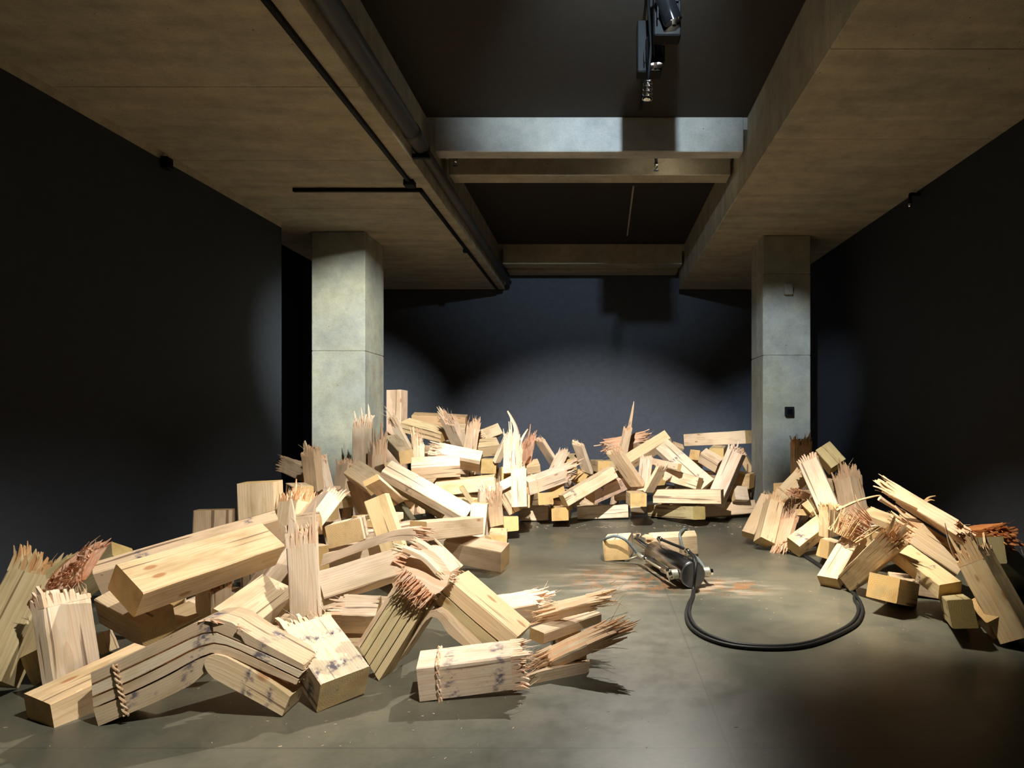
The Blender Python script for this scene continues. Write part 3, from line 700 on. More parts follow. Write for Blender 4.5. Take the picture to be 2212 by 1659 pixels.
    140: (140, (1.781, 4.774, 0.044), (0.8959, 0.0926, -0.2621, 0.3466), (0.554, 0.164, 0.104)),
    141: (141, (2.018, 5.481, 0.148), (0.8504, 0.0673, 0.1167, 0.5086), (0.454, 0.133, 0.155)),
    142: (142, (1.883, 4.09, 0.189), (0.9146, -0.0375, 0.1343, 0.3796), (0.396, 0.197, 0.163)),
    143: (143, (2.073, 3.52, 0.193), (0.8301, -0.1245, 0.0295, 0.5428), (0.579, 0.13, 0.158)),
    146: (146, (2.242, 5.163, 0.516), (0.8867, 0.1619, 0.0577, -0.4293), (0.235, 0.161, 0.065)),
    150: (150, (0.17, 5.658, 0.103), (0.7601, -0.034, -0.0331, 0.6481), (0.316, 0.23, 0.187)),
    151: (151, (0.505, 5.936, 0.097), (0.9984, 0.0405, -0.0334, -0.0214), (0.44, 0.184, 0.182)),
    9001: (9001, (-1.933, 8.95, 0.921), (0.3994, -0.0065, 0.0028, 0.9168), (0.366, 0.136, 0.144)),
    9002: (9002, (-1.539, 8.587, 0.847), (0.6131, 0.0095, -0.0074, 0.7899), (0.404, 0.174, 0.153)),
    9004: (9004, (-1.029, 7.112, 0.664), (0.6147, -0.0471, 0.0368, 0.7865), (0.573, 0.132, 0.176)),
    9006: (9006, (-1.686, 8.146, 0.662), (0.7225, -0.039, 0.0409, 0.6891), (0.491, 0.184, 0.185)),
    9007: (9007, (1.344, 9.433, 0.602), (0.63, 0.0126, -0.0102, 0.7765), (0.521, 0.187, 0.197)),
    9008: (9008, (1.638, 8.754, 0.631), (0.9984, 0.0003, -0.0056, 0.0557), (0.333, 0.155, 0.186)),
    9009: (9009, (-2.331, 6.503, 0.592), (0.8508, 0.0088, -0.0142, 0.5252), (0.386, 0.186, 0.149)),
    9011: (9011, (-1.428, 7.286, 0.503), (0.7601, 0.0244, -0.0286, 0.6487), (0.584, 0.134, 0.149)),
    9013: (9013, (-2.307, 5.433, 0.496), (0.0102, -0.0338, 0.0003, 0.9994), (0.562, 0.183, 0.168)),
    9014: (9014, (1.323, 8.24, 0.488), (0.9136, -0.0177, 0.0401, 0.4043), (0.467, 0.168, 0.149)),
    9015: (9015, (2.196, 8.765, 0.417), (0.6363, 0.0045, -0.0037, 0.7714), (0.51, 0.2, 0.174)),
    9016: (9016, (-2.656, 8.529, 0.428), (0.3426, 0.0118, -0.0043, 0.9394), (0.512, 0.155, 0.167)),
    9018: (9018, (-2.029, 5.262, 0.389), (0.8474, -0.0171, 0.0274, 0.53), (0.422, 0.156, 0.167)),
    9020: (9020, (2.333, 5.197, 0.301), (0.937, -0.0037, 0.01, 0.349), (0.31, 0.151, 0.186)),
    9021: (9021, (-2.149, 4.698, 0.226), (0.9839, 0.003, -0.0166, 0.1778), (0.48, 0.154, 0.196)),
    9022: (9022, (-1.194, 7.075, 0.298), (0.2798, 0.0517, -0.0151, 0.9585), (0.526, 0.191, 0.147)),
    9023: (9023, (-0.824, 6.889, 0.38), (0.4798, 0.0078, -0.0043, 0.8773), (0.344, 0.171, 0.143)),
    9024: (9024, (-1.901, 5.783, 0.168), (0.6, -0.0179, 0.0134, 0.7997), (0.609, 0.147, 0.155)),
    9026: (9026, (2.505, 7.185, 0.126), (0.7632, 0.0161, -0.019, 0.6457), (0.329, 0.162, 0.11)),
    9031: (9031, (2.557, 4.503, 0.055), (0.187, 0.0375, -0.0071, 0.9816), (0.405, 0.186, 0.105)),
    9032: (9032, (2.318, 6.368, 0.608), (0.9811, 0.0106, -0.0564, 0.1846), (0.458, 0.138, 0.116)),
    9033: (9033, (2.039, 8.404, 0.27), (0.2916, 0.0143, -0.0044, 0.9564), (0.452, 0.19, 0.147)),
    9034: (9034, (-2.982, 6.777, 0.071), (0.9594, -0.0011, 0.0038, 0.2821), (0.532, 0.149, 0.104)),
    9035: (9035, (-1.483, 3.588, 0.071), (0.1724, -0.0122, 0.0021, 0.9849), (0.59, 0.149, 0.087)),
    9036: (9036, (2.342, 6.251, 0.393), (0.4096, -0.0265, 0.0119, 0.9118), (0.593, 0.17, 0.082)),
    9038: (9038, (-0.13, 3.334, 0.035), (0.6548, 0.0089, -0.0077, 0.7557), (0.403, 0.151, 0.06)),
    9039: (9039, (-1.068, 3.702, 0.057), (0.1063, -0.0371, 0.004, 0.9936), (0.314, 0.171, 0.065)),
    9041: (9041, (0.643, 7.834, 0.609), (0.8955, 0.0054, -0.011, 0.4449), (0.448, 0.194, 0.06)),
    9043: (9043, (-1.203, 3.871, 0.126), (0.0084, 0.0308, -0.0003, 0.9995), (0.608, 0.199, 0.06)),
    9045: (9045, (-2.122, 9.056, 0.765), (0.8489, -0.0108, 0.0173, 0.5282), (0.582, 0.198, 0.127)),
    9047: (9047, (-2.05, 6.792, 0.414), (0.3538, -0.0072, 0.0027, 0.9353), (0.412, 0.199, 0.183)),
    9048: (9048, (1.391, 9.688, 0.378), (0.2765, 0.0216, -0.0062, 0.9608), (0.503, 0.154, 0.189)),
    9050: (9050, (-1.906, 8.085, 0.597), (0.5733, 0.0377, -0.0264, 0.818), (0.641, 0.136, 0.126)),
    9051: (9051, (2.285, 5.0, 0.287), (0.9765, 0.0048, -0.0217, 0.2143), (0.393, 0.166, 0.189)),
    9053: (9053, (-2.656, 5.327, 0.234), (0.6433, 0.0308, -0.0259, 0.7646), (0.338, 0.138, 0.198)),
    9054: (9054, (-2.87, 8.562, 0.272), (0.8676, -0.0244, 0.0427, 0.4947), (0.434, 0.17, 0.121)),
    9055: (9055, (2.157, 8.873, 0.229), (0.6322, -0.0177, 0.0144, 0.7745), (0.454, 0.156, 0.147)),
    9056: (9056, (-1.95, 5.363, 0.169), (0.5103, 0.0158, -0.0094, 0.8598), (0.489, 0.139, 0.176)),
    9059: (9059, (-1.231, 7.186, 0.146), (0.3074, -0.0135, 0.0044, 0.9515), (0.488, 0.132, 0.131)),
    9060: (9060, (-1.804, 8.558, 0.403), (0.9324, -0.0117, 0.0304, 0.3599), (0.366, 0.164, 0.175)),
    9061: (9061, (0.036, 8.848, 0.63), (0.9746, 0.0102, -0.0454, 0.2189), (0.514, 0.183, 0.128)),
    9062: (9062, (0.825, 7.962, 0.513), (0.4007, -0.019, 0.0083, 0.916), (0.358, 0.176, 0.13)),
    9065: (9065, (-2.186, 8.488, 0.407), (0.3162, -0.0049, 0.0016, 0.9487), (0.629, 0.198, 0.172)),
    9066: (9066, (1.999, 8.622, 0.081), (0.1038, 0.0251, -0.0026, 0.9943), (0.573, 0.151, 0.154)),
    9068: (9068, (1.974, 8.72, 0.458), (0.2869, -0.0544, 0.0163, 0.9563), (0.358, 0.149, 0.126)),
    9069: (9069, (-0.322, 8.337, 0.28), (0.4434, 0.0104, -0.0051, 0.8963), (0.37, 0.147, 0.092)),
    9072: (9072, (2.61, 6.396, 0.489), (0.5706, -0.0293, 0.0204, 0.8205), (0.645, 0.18, 0.116)),
    9073: (9073, (-2.077, 4.918, 0.072), (0.9997, -0.0002, 0.0118, 0.0192), (0.592, 0.138, 0.099)),
    9074: (9074, (-1.314, 6.841, 0.382), (0.1884, 0.0184, -0.0035, 0.9819), (0.571, 0.164, 0.072)),
    9075: (9075, (-1.395, 7.995, 0.273), (0.0651, 0.027, -0.0018, 0.9975), (0.417, 0.145, 0.072)),
    9076: (9076, (-2.356, 8.336, 0.894), (0.8699, -0.0189, 0.0334, 0.4917), (0.441, 0.134, 0.111)),
    9077: (9077, (-0.868, 7.351, 0.435), (0.3291, -0.0515, 0.018, 0.9427), (0.533, 0.163, 0.101)),
    9078: (9078, (-1.852, 8.264, 0.855), (0.4748, -0.0266, 0.0143, 0.8796), (0.396, 0.171, 0.094)),
    9079: (9079, (-2.619, 3.797, 0.172), (0.4826, -0.0519, 0.0287, 0.8738), (0.419, 0.151, 0.087)),
    9080: (9080, (-0.905, 7.25, 0.257), (0.1761, 0.0078, -0.0014, 0.9843), (0.319, 0.18, 0.06)),
    9081: (9081, (-1.077, 6.833, 0.408), (0.5437, 0.0088, -0.0057, 0.8392), (0.382, 0.191, 0.06)),
    9082: (9082, (-1.092, 3.394, 0.052), (0.1028, -0.008, 0.0008, 0.9947), (0.353, 0.192, 0.069)),
    9083: (9083, (-2.751, 3.984, 0.032), (0.7351, -0.0001, 0.0001, 0.6779), (0.595, 0.174, 0.06)),
    9084: (9084, (2.315, 7.28, 0.037), (0.9463, -0.002, 0.0058, 0.3232), (0.546, 0.156, 0.06)),
    9087: (9087, (-0.819, 8.037, 0.457), (0.3756, -0.0109, 0.0044, 0.9267), (0.485, 0.156, 0.06)),
    9088: (9088, (-1.905, 8.649, 0.937), (0.4161, 0.0101, -0.0046, 0.9092), (0.417, 0.136, 0.06)),
    9089: (9089, (-2.186, 9.181, 1.065), (0.247, 0.017, -0.0043, 0.9689), (0.301, 0.146, 0.075)),
    9090: (9090, (-2.633, 8.671, 0.785), (0.9591, -0.0052, 0.0175, 0.2825), (0.592, 0.195, 0.06)),
    9094: (9094, (1.226, 8.517, 0.509), (0.9452, 0.0099, -0.0288, 0.3251), (0.444, 0.176, 0.06)),
    9095: (9095, (1.108, 9.255, 0.522), (0.9981, 0.0019, -0.0446, 0.042), (0.458, 0.132, 0.06)),
    9097: (9097, (-0.135, 8.592, 0.308), (0.3487, -0.009, 0.0034, 0.9372), (0.363, 0.143, 0.06)),
    9099: (9099, (-1.838, 7.05, 0.716), (0.8026, -0.0346, 0.0467, 0.5937), (0.635, 0.146, 0.06)),
    9100: (9100, (-1.844, 5.135, 0.431), (0.785, 0.0214, -0.0271, 0.6186), (0.325, 0.149, 0.06)),
    9101: (9101, (-1.317, 3.672, 0.17), (0.0166, -0.0101, 0.0002, 0.9998), (0.418, 0.142, 0.06)),
    9103: (9103, (-2.117, 9.272, 0.583), (0.8669, -0.0071, 0.0123, 0.4983), (0.585, 0.195, 0.183)),
    9105: (9105, (-1.849, 4.087, 0.373), (0.4084, -0.0287, 0.0128, 0.9122), (0.345, 0.162, 0.169)),
    9106: (9106, (1.97, 6.689, 0.512), (0.8999, -0.0088, 0.0181, 0.4356), (0.591, 0.149, 0.18)),
    9107: (9107, (-2.581, 5.952, 0.292), (0.3213, 0.0141, -0.0048, 0.9469), (0.463, 0.18, 0.192)),
    9108: (9108, (-1.943, 5.075, 0.316), (0.8997, 0.0052, -0.0108, 0.4363), (0.531, 0.158, 0.144)),
    9109: (9109, (2.518, 6.754, 0.282), (0.6179, 0.0121, -0.0095, 0.7861), (0.375, 0.194, 0.18)),
    9110: (9110, (-1.554, 6.916, 0.255), (0.3499, 0.007, -0.0026, 0.9367), (0.327, 0.156, 0.169)),
    9111: (9111, (1.348, 8.472, 0.374), (0.6343, 0.0195, -0.016, 0.7727), (0.337, 0.162, 0.129)),
    9113: (9113, (-0.02, 8.66, 0.109), (0.2656, 0.0542, -0.0149, 0.9624), (0.341, 0.131, 0.193)),
    9114: (9114, (-0.905, 8.023, 0.314), (0.3395, 0.011, -0.004, 0.9405), (0.447, 0.187, 0.145)),
    9118: (9118, (-1.398, 7.813, 0.109), (0.6256, 0.0111, -0.0089, 0.78), (0.552, 0.181, 0.2)),
    9119: (9119, (-0.4, 8.502, 0.14), (0.44, -0.0405, 0.0199, 0.8969), (0.484, 0.144, 0.186)),
    9121: (9121, (-1.579, 7.273, 0.548), (0.3155, -0.004, 0.0013, 0.9489), (0.56, 0.143, 0.122)),
    9122: (9122, (2.11, 8.736, 0.168), (0.1954, 0.0447, -0.0089, 0.9797), (0.634, 0.138, 0.2)),
    9123: (9123, (-2.181, 8.678, 0.633), (0.4614, 0.0107, -0.0056, 0.8871), (0.512, 0.178, 0.129)),
    9125: (9125, (1.275, 9.084, 0.436), (0.6667, -0.0245, 0.022, 0.7446), (0.431, 0.177, 0.084)),
    9126: (9126, (-2.164, 6.893, 0.237), (0.5355, -0.0001, 0.0001, 0.8445), (0.37, 0.131, 0.107)),
    9127: (9127, (-1.764, 8.695, 0.855), (0.1975, 0.0089, -0.0018, 0.9803), (0.483, 0.168, 0.072)),
    9131: (9131, (-2.983, 5.497, 0.076), (0.9678, -0.0013, 0.005, 0.2516), (0.422, 0.145, 0.116)),
    9133: (9133, (-1.965, 6.297, 0.076), (0.9972, -0.0023, 0.0354, 0.0653), (0.609, 0.144, 0.06)),
    9135: (9135, (-2.109, 8.413, 0.737), (0.72, 0.016, -0.0166, 0.6936), (0.379, 0.132, 0.067)),
    9137: (9137, (-1.992, 5.498, 0.032), (0.5507, 0.0124, -0.0082, 0.8346), (0.31, 0.168, 0.06)),
    9138: (9138, (-1.959, 8.185, 0.477), (0.5649, 0.0074, -0.0051, 0.8251), (0.362, 0.14, 0.06)),
    9140: (9140, (-1.235, 7.55, 0.29), (0.9181, -0.0042, 0.0097, 0.3962), (0.473, 0.146, 0.067)),
    9141: (9141, (0.672, 8.033, 0.399), (0.3439, -0.037, 0.0136, 0.9382), (0.308, 0.133, 0.06)),
    9142: (9142, (-1.315, 7.269, 0.036), (0.4851, -0.0046, 0.0026, 0.8745), (0.547, 0.179, 0.06)),
    9147: (9147, (-1.405, 8.696, 0.725), (0.317, -0.0287, 0.0096, 0.948), (0.314, 0.137, 0.06)),
    9150: (9150, (-2.19, 6.334, 0.618), (0.8355, 0.0237, -0.0362, 0.5478), (0.462, 0.165, 0.06)),
    9153: (9153, (-1.92, 9.445, 0.344), (0.7301, 0.0274, -0.0293, 0.6822), (0.317, 0.181, 0.173)),
    9154: (9154, (1.336, 9.094, 0.257), (0.6092, -0.0145, 0.0112, 0.7928), (0.36, 0.142, 0.173)),
    9155: (9155, (1.037, 8.778, 0.172), (0.9568, 0.0141, -0.047, 0.2865), (0.439, 0.147, 0.172)),
    9156: (9156, (-1.77, 4.119, 0.152), (0.3697, 0.0437, -0.0174, 0.9279), (0.331, 0.186, 0.167)),
    9158: (9158, (2.303, 6.844, 0.073), (0.9931, 0.0044, -0.0392, 0.1108), (0.625, 0.16, 0.119)),
    9159: (9159, (-2.525, 6.039, 0.094), (0.3256, 0.0046, -0.0016, 0.9455), (0.545, 0.153, 0.169)),
    9160: (9160, (-1.397, 6.926, 0.063), (0.2562, 0.0511, -0.0136, 0.9652), (0.429, 0.185, 0.115)),
    9161: (9161, (-2.139, 8.058, 0.316), (0.8367, 0.0161, -0.0247, 0.5469), (0.55, 0.146, 0.141)),
    9163: (9163, (-2.022, 6.333, 0.512), (0.7631, 0.0134, -0.0158, 0.6459), (0.406, 0.199, 0.074)),
    9166: (9166, (2.183, 9.062, 0.064), (0.4798, 0.0135, -0.0074, 0.8772), (0.424, 0.16, 0.094)),
    9167: (9167, (0.233, 8.255, 0.261), (0.9982, 0.0018, -0.0442, 0.0416), (0.392, 0.137, 0.092)),
    9170: (9170, (-2.087, 8.7, 0.485), (0.4863, 0.0332, -0.0185, 0.873), (0.358, 0.172, 0.087)),
    9173: (9173, (-2.816, 5.841, 0.612), (0.8597, -0.0129, 0.0218, 0.5102), (0.416, 0.148, 0.086)),
    9174: (9174, (-2.944, 8.926, 0.035), (0.9892, -0.0004, 0.0026, 0.1466), (0.39, 0.183, 0.06)),
    9175: (9175, (1.922, 8.876, 0.035), (0.5475, -0.0001, 0.0001, 0.8368), (0.545, 0.148, 0.06)),
    9176: (9176, (-1.994, 7.458, 0.398), (0.9449, 0.0121, -0.0351, 0.3254), (0.437, 0.165, 0.06)),
    9178: (9178, (-1.733, 8.725, 0.628), (0.8344, -0.0103, 0.0156, 0.5509), (0.469, 0.167, 0.06)),
    9179: (9179, (-1.193, 7.702, 0.216), (0.7154, -0.0138, 0.0141, 0.6984), (0.546, 0.189, 0.06)),
    9185: (9185, (-2.06, 8.818, 0.354), (0.3154, -0.0174, 0.0058, 0.9488), (0.323, 0.175, 0.151)),
    9187: (9187, (1.274, 8.376, 0.217), (0.7416, 0.0004, -0.0005, 0.6708), (0.441, 0.174, 0.135)),
    9188: (9188, (-2.204, 6.361, 0.376), (0.8831, -0.0254, 0.0481, 0.466), (0.347, 0.153, 0.16)),
    9194: (9194, (-2.696, 5.731, 0.492), (0.8104, -0.0163, 0.0225, 0.5853), (0.631, 0.13, 0.101)),
    9196: (9196, (1.308, 9.273, 0.111), (0.4694, 0.0024, -0.0013, 0.883), (0.371, 0.17, 0.084)),
    9197: (9197, (-1.899, 8.943, 0.495), (0.9228, -0.0022, 0.0053, 0.3853), (0.646, 0.131, 0.134)),
    9198: (9198, (-1.49, 3.42, 0.074), (0.176, -0.0213, 0.0038, 0.9842), (0.599, 0.14, 0.071)),
    9199: (9199, (-2.184, 8.276, 0.163), (0.9319, -0.0006, 0.0016, 0.3628), (0.332, 0.17, 0.11)),
    9200: (9200, (-0.418, 7.99, 0.222), (0.2835, -0.0172, 0.0051, 0.9588), (0.61, 0.155, 0.06)),
    9202: (9202, (1.189, 8.623, 0.037), (0.8796, 0.0074, -0.0136, 0.4754), (0.617, 0.176, 0.06)),
    9203: (9203, (-1.68, 4.007, 0.035), (0.4549, 0.0006, -0.0003, 0.8906), (0.607, 0.147, 0.06)),
    9204: (9204, (1.947, 8.197, 0.293), (0.2037, 0.0515, -0.0107, 0.9776), (0.302, 0.16, 0.06)),
    9208: (9208, (-1.643, 8.45, 0.227), (0.4172, 0.0206, -0.0095, 0.9085), (0.506, 0.14, 0.06)),
    9210: (9210, (2.509, 6.555, 0.655), (0.5866, 0.0404, -0.0293, 0.8083), (0.309, 0.17, 0.06)),
    9211: (9211, (-1.998, 8.878, 0.188), (0.1917, -0.0164, 0.0032, 0.9813), (0.613, 0.148, 0.156)),
    9212: (9212, (-1.756, 9.02, 0.362), (0.9108, -0.0055, 0.0122, 0.4126), (0.479, 0.169, 0.115)),
    9214: (9214, (-1.742, 9.357, 0.226), (0.9678, -0.0077, 0.03, 0.2498), (0.501, 0.136, 0.121)),
    9216: (9216, (-2.211, 8.337, 0.06), (0.758, -0.0009, 0.0011, 0.6523), (0.372, 0.181, 0.072)),
    9219: (9219, (-1.369, 9.222, 0.041), (0.0913, -0.0158, 0.0014, 0.9957), (0.346, 0.15, 0.06)),
    9222: (9222, (0.984, 9.389, 0.039), (0.8546, -0.001, 0.0016, 0.5192), (0.533, 0.148, 0.06)),
    9224: (9224, (1.53, 8.499, 0.109), (0.0883, -0.0137, 0.0012, 0.996), (0.528, 0.163, 0.06)),
    9225: (9225, (-2.075, 7.542, 0.322), (0.9823, -0.0056, 0.0295, 0.185), (0.31, 0.161, 0.067)),
    9230: (9230, (1.227, 9.662, 0.213), (0.3931, 0.0168, -0.0072, 0.9193), (0.574, 0.173, 0.06)),
    237: (237, (2.369, 3.682, 0.094), (0.227, 0.4349, -0.7149, 0.4983), (0.152, 0.167, 0.18)),
}
SPEC = [
    dict(id=1, label='long sawn timber lying flat in the front left corner, greenish square end facing out', grp='L', tint='yellow'),
    dict(id=3, label='upright pale board with a ragged top and a dark knot, left of the pile', grp='L', tint='white', sB=0.05),
    dict(id=4, label='thick yellow beam sloping across the left pile, cracked square end toward the camera', grp='L', tint='yellow'),
    dict(id=5, label='long pale beam with two blue ink smears, behind the thick cracked beam', grp='L', tint='pale', ink=2),
    dict(id=6, label='short olive-sided timber poking out at the far left of the heap behind the ink-smeared beam', grp='L', tint='olive'),
    dict(id=7, label='leaning grey-green timber torn open to red fibres at the left picture edge', grp='L', tint='olive', sB=0.06, red=1),
    dict(id=8, label='grey timber sloping down under the thick cracked beam', grp='L', tint='grey'),
    dict(id=9, label='flat sawn block with a clean bright top under the thick cracked beam', grp='L', tint='yellow'),
    dict(id=10, label='short stub with a tuft of reddish splinters leaning on the thick beam', grp='L', tint='grey', sB=0.05, red=1),
    dict(id=11, label='broad timber with saw-striped end just above the bent one', grp='L', tint='pale'),
    dict(id=12, label='upright splintered plank ending in a tall white spike', grp='L', tint='white', sB=0.08, spike=[(0.04, 0.5, 0.24, 0.055)]),
    dict(id=13, label='heavy square-ended timber at the front edge with an ink-stained top and torn rear end', grp='L', tint='white', sB=0.08, ink=2),
    dict(id=15, label='pale timber split under its top, just left of the folded timber', grp='L', tint='white', sB=0.1),
    dict(id=16, label='short broken block with ragged left end, behind the folded timber', grp='L', tint='white', sA=0.04),
    dict(id=17, label='front timber lying alone with black ink blots and rope-crushed band, its right end split', grp='L', tint='white', sB=0.07, ink=3, band=[0.2]),
    dict(id=18, label='small grey squared piece resting across the splintered end of the front timber', grp='L', tint='grey'),
    dict(id=19, label='torn reddish slab of splinters on the floor right of the front timber', grp='L', tint='pale', sA=0.05, sB=0.06, red=0.3, sheaf=1),
    dict(id=20, label="broken timber with a hollowed pale top behind the folded timber's right leg", grp='L', tint='white', sB=0.1, sheaf=1),
    dict(id=21, label='loose sheaf of brown splinters right of the hollowed timber', grp='L', tint='pale', sA=0.12, sB=0.03, sheaf=1),
    dict(id=22, label='grey sawn beam lying level above the folded timber, pale knotty end at its left', grp='L', tint='grey'),
    dict(id=23, label='squat floor block with a crack across its end at the foot of the left heap', grp='L', tint='yellow'),
    dict(id=24, label='block end with a rusty orange knot at its heart beside the bare floor', grp='L', tint='yellow'),
    dict(id=25, label='straight grey beam jutting right onto the floor from the left heap', grp='L', tint='grey'),
    dict(id=27, label='wedge-shaped offcut under the level grey beam', grp='L', tint='grey'),
    dict(id=28, label='upright block standing behind the level grey beam', grp='L', tint='white'),
    dict(id=301, label='small green-sided offcut leaning behind the upright board with a knot', grp='L', tint='olive'),
    dict(id=302, label='sliver of plank showing right of the upright board with a knot', grp='L', tint='pale'),
    dict(id=306, label='torn scrap between the tall spiked timber and the long pale plank', grp='L', tint='white'),
    dict(id=30, label='low block with small black spots standing against the left wall', grp='L', tint='grey'),
    dict(id=31, label='tall split block standing upright before the dark left wall', grp='L', tint='pale'),
    dict(id=33, label='timber with two black saw lines and a bristling end pointing at the left wall', grp='L', tint='grey', sB=0.06),
    dict(id=34, label='upright grey-brown splinter slab with a spike on its left side', grp='L', tint='grey', sB=0.07, spike=[(0.1, 0.5, 0.13, 0.05)]),
    dict(id=35, label='leaning plank with a purple ink smudge beside the left column foot', grp='L', tint='white', sB=0.04, ink=2),
    dict(id=36, label='square block end peeping out behind the bristling stub', grp='L', tint='pale'),
    dict(id=37, label='bristling stub with long upright splinters left of the sloping torn timber', grp='L', tint='pale', sB=0.07, red=1),
    dict(id=38, label='sloping torn timber with a bright face, orange flank and ragged raised end', grp='L', tint='white', sB=0.05),
    dict(id=39, label='small grey block half buried behind the white-spiked plank', grp='L', tint='grey'),
    dict(id=40, label='broad pale timber end with a hairline crack behind the split-topped timber', grp='L', tint='white'),
    dict(id=41, label='yellow-tinged plank crossed by a purple ink band', grp='L', tint='yellow', ink=1),
    dict(id=42, label='grey weathered plank lying over the top of the planks left of the long pale plank', grp='L', tint='grey'),
    dict(id=43, label='flat pale slab behind the plank with the purple band', grp='L', tint='pale'),
    dict(id=44, label='narrow bright plank half in shade between the banded plank and the dark board edge', grp='L', tint='pale'),
    dict(id=45, label='long pale plank with a knot and two purple ink bands sliding down the heap', grp='L', tint='white', ink=1),
    dict(id=46, label='brownish plank tucked under the long pale plank', grp='L', tint='grey'),
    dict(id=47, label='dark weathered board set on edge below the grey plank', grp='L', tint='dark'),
    dict(id=48, label='tall post-like timber standing on end just right of the left column', grp='B', tint='pink'),
    dict(id=49, label='level beam with a dark smear at the top of the back heap', grp='B', tint='orange'),
    dict(id=50, label='shaded sloping beam below the level beam beside the left column', grp='B', tint='yellow'),
    dict(id=51, label='curved stump with a plume of long splinters in front of the level beam', grp='B', tint='white', sB=0.13),
    dict(id=52, label='small squared piece under the right end of the level beam', grp='B', tint='pale'),
    dict(id=53, label='slim upright slab with a forked splintered top on the back heap', grp='B', tint='pale', sB=0.1, spike=[(0.7, 0.5, 0.14, 0.03)]),
    dict(id=54, label='short clean-ended timber raised at the skyline with a torn left end', grp='B', tint='pale', sA=0.1),
    dict(id=55, label='block with a dark ink patch under the raised clean-ended timber', grp='B', tint='yellow'),
    dict(id=56, label='white torn plank with shaggy left end lying across the heap', grp='B', tint='white', sA=0.1),
    dict(id=57, label='beam directly beneath the white torn plank', grp='B', tint='pale'),
    dict(id=58, label='sawn block with a squared right end above the long low beam', grp='L', tint='pale'),
    dict(id=59, label='long low beam speckled with ink behind the long pale plank', grp='L', tint='yellow'),
    dict(id=60, label='greenish square block end in the middle of the back heap', grp='B', tint='olive'),
    dict(id=61, label='grey-topped beam pointing forward from the left column, square end outward', grp='B', tint='grey'),
    dict(id=62, label='reddish upright torn slab beside the grey-topped beam', grp='B', tint='white', sB=0.05, red=0.4, sheaf=1),
    dict(id=63, label='curled strip of torn wood at the base of the tall post', grp='B', tint='white', sB=0.06, sheaf=1),
    dict(id=64, label='tall torn timber standing before the left column with a long spike', grp='L', tint='white', sB=0.08, spike=[(0.9, 0.6, 0.27, 0.05), (0.3, 0.5, 0.1, 0.04)]),
    dict(id=65, label='low torn stub at the left foot of the tall spiked timber', grp='L', tint='pale', sB=0.06),
    dict(id=66, label='fan of torn fibres at the right foot of the tall spiked timber', grp='L', tint='white', sB=0.12, red=0.3, sheaf=1),
    dict(id=67, label='thick torn upright at the centre of the back heap with curling spikes', grp='B', tint='white', sB=0.12),
    dict(id=68, label='leaning torn plank on the left of the thick torn upright', grp='B', tint='white', sB=0.05),
    dict(id=69, label='slim torn board standing on end in front of the thick torn upright', grp='B', tint='white', sB=0.05, spike=[(0.1, 0.5, 0.3, 0.04)]),
    dict(id=167, label='reddish ragged lump of torn fibres on the skyline', grp='B', tint='pink', sB=0.09, red=0.6, sheaf=1),
    dict(id=168, label='short torn plank leaning left beside the reddish lump', grp='B', tint='white', sB=0.04),
    dict(id=110, label='thin dark-sided stick leaning out of the gap below the long low beam', grp='L', tint='olive'),
    dict(id=111, label='short bundle of white splinters right of the thin stick', grp='L', tint='white', sB=0.05),
    dict(id=112, label='torn piece with blue streaks above the bundle of white splinters', grp='B', tint='white', sA=0.04, sB=0.05, ink=1),
    dict(id=113, label='small board stamped with a blue mark leaning against the slim torn board', grp='L', tint='pale', ink=1),
    dict(id=114, label='squat torn block at the right foot of the left heap', grp='L', tint='white', sB=0.03, sheaf=1),
    dict(id=70, label='pair of torn slats fanning up left of the wedge block', grp='B', tint='white', sB=0.06),
    dict(id=71, label='curved torn slat with a blackened tip behind the wedge block', grp='B', tint='white', sB=0.04),
    dict(id=72, label='wedge block with a triangular top at the low middle of the back heap', grp='B', tint='yellow'),
    dict(id=73, label='slanting white timber with a crushed band and tapering right tip', grp='B', tint='white', sB=0.14, band=[0.2]),
    dict(id=74, label='tilted square block end between two slanting timbers', grp='B', tint='yellow'),
    dict(id=75, label='block end with a dark heart behind the slanting inked timber', grp='B', tint='yellow'),
    dict(id=76, label='slanting timber with a blue printed stamp rising to the right', grp='B', tint='pale', ink=1),
    dict(id=77, label='broad slab stained purple all over beneath the slanting stamped timber', grp='B', tint='pink', ink=4),
    dict(id=78, label='forked torn plank leaning left over the stamped timber', grp='B', tint='pale', sB=0.06),
    dict(id=79, label='left rafter of the pair of timbers meeting in a peak', grp='B', tint='yellow'),
    dict(id=80, label='right rafter of the pair meeting in a peak, pale with ink marks', grp='B', tint='white', ink=3),
    dict(id=81, label='twisted strip lying under the peak of the two rafters', grp='B', tint='pale'),
    dict(id=82, label='upright torn board under the left rafter', grp='B', tint='white', sB=0.03),
    dict(id=83, label='beam with a black printed code and grey right end in front of the right rafter', grp='B', tint='pale', ink=1),
    dict(id=84, label='thin torn slat leaning right between the yellow block and the coded beam', grp='B', tint='pale', sB=0.05),
    dict(id=85, label='yellow square block end perched on the two front floor beams', grp='B', tint='yellow'),
    dict(id=86, label='long cracked beam lying level on the front floor beam of the back heap', grp='B', tint='pale'),
    dict(id=87, label='grey-ended floor beam at the front right of the back heap', grp='B', tint='olive'),
    dict(id=88, label='floor beam reaching behind the right column', grp='B', tint='pale'),
    dict(id=89, label='clean pale floor beam in the front row of the back heap', grp='B', tint='white'),
    dict(id=90, label='short shaded floor block under the yellow square block end', grp='B', tint='pale'),
    dict(id=91, label='orange-yellow square floor block facing the camera in the front row of the back heap', grp='B', tint='orange'),
    dict(id=92, label='left floor beam of the back heap with an inky right edge', grp='B', tint='pale'),
    dict(id=93, label='yellow block end on top of the left floor beam', grp='B', tint='yellow'),
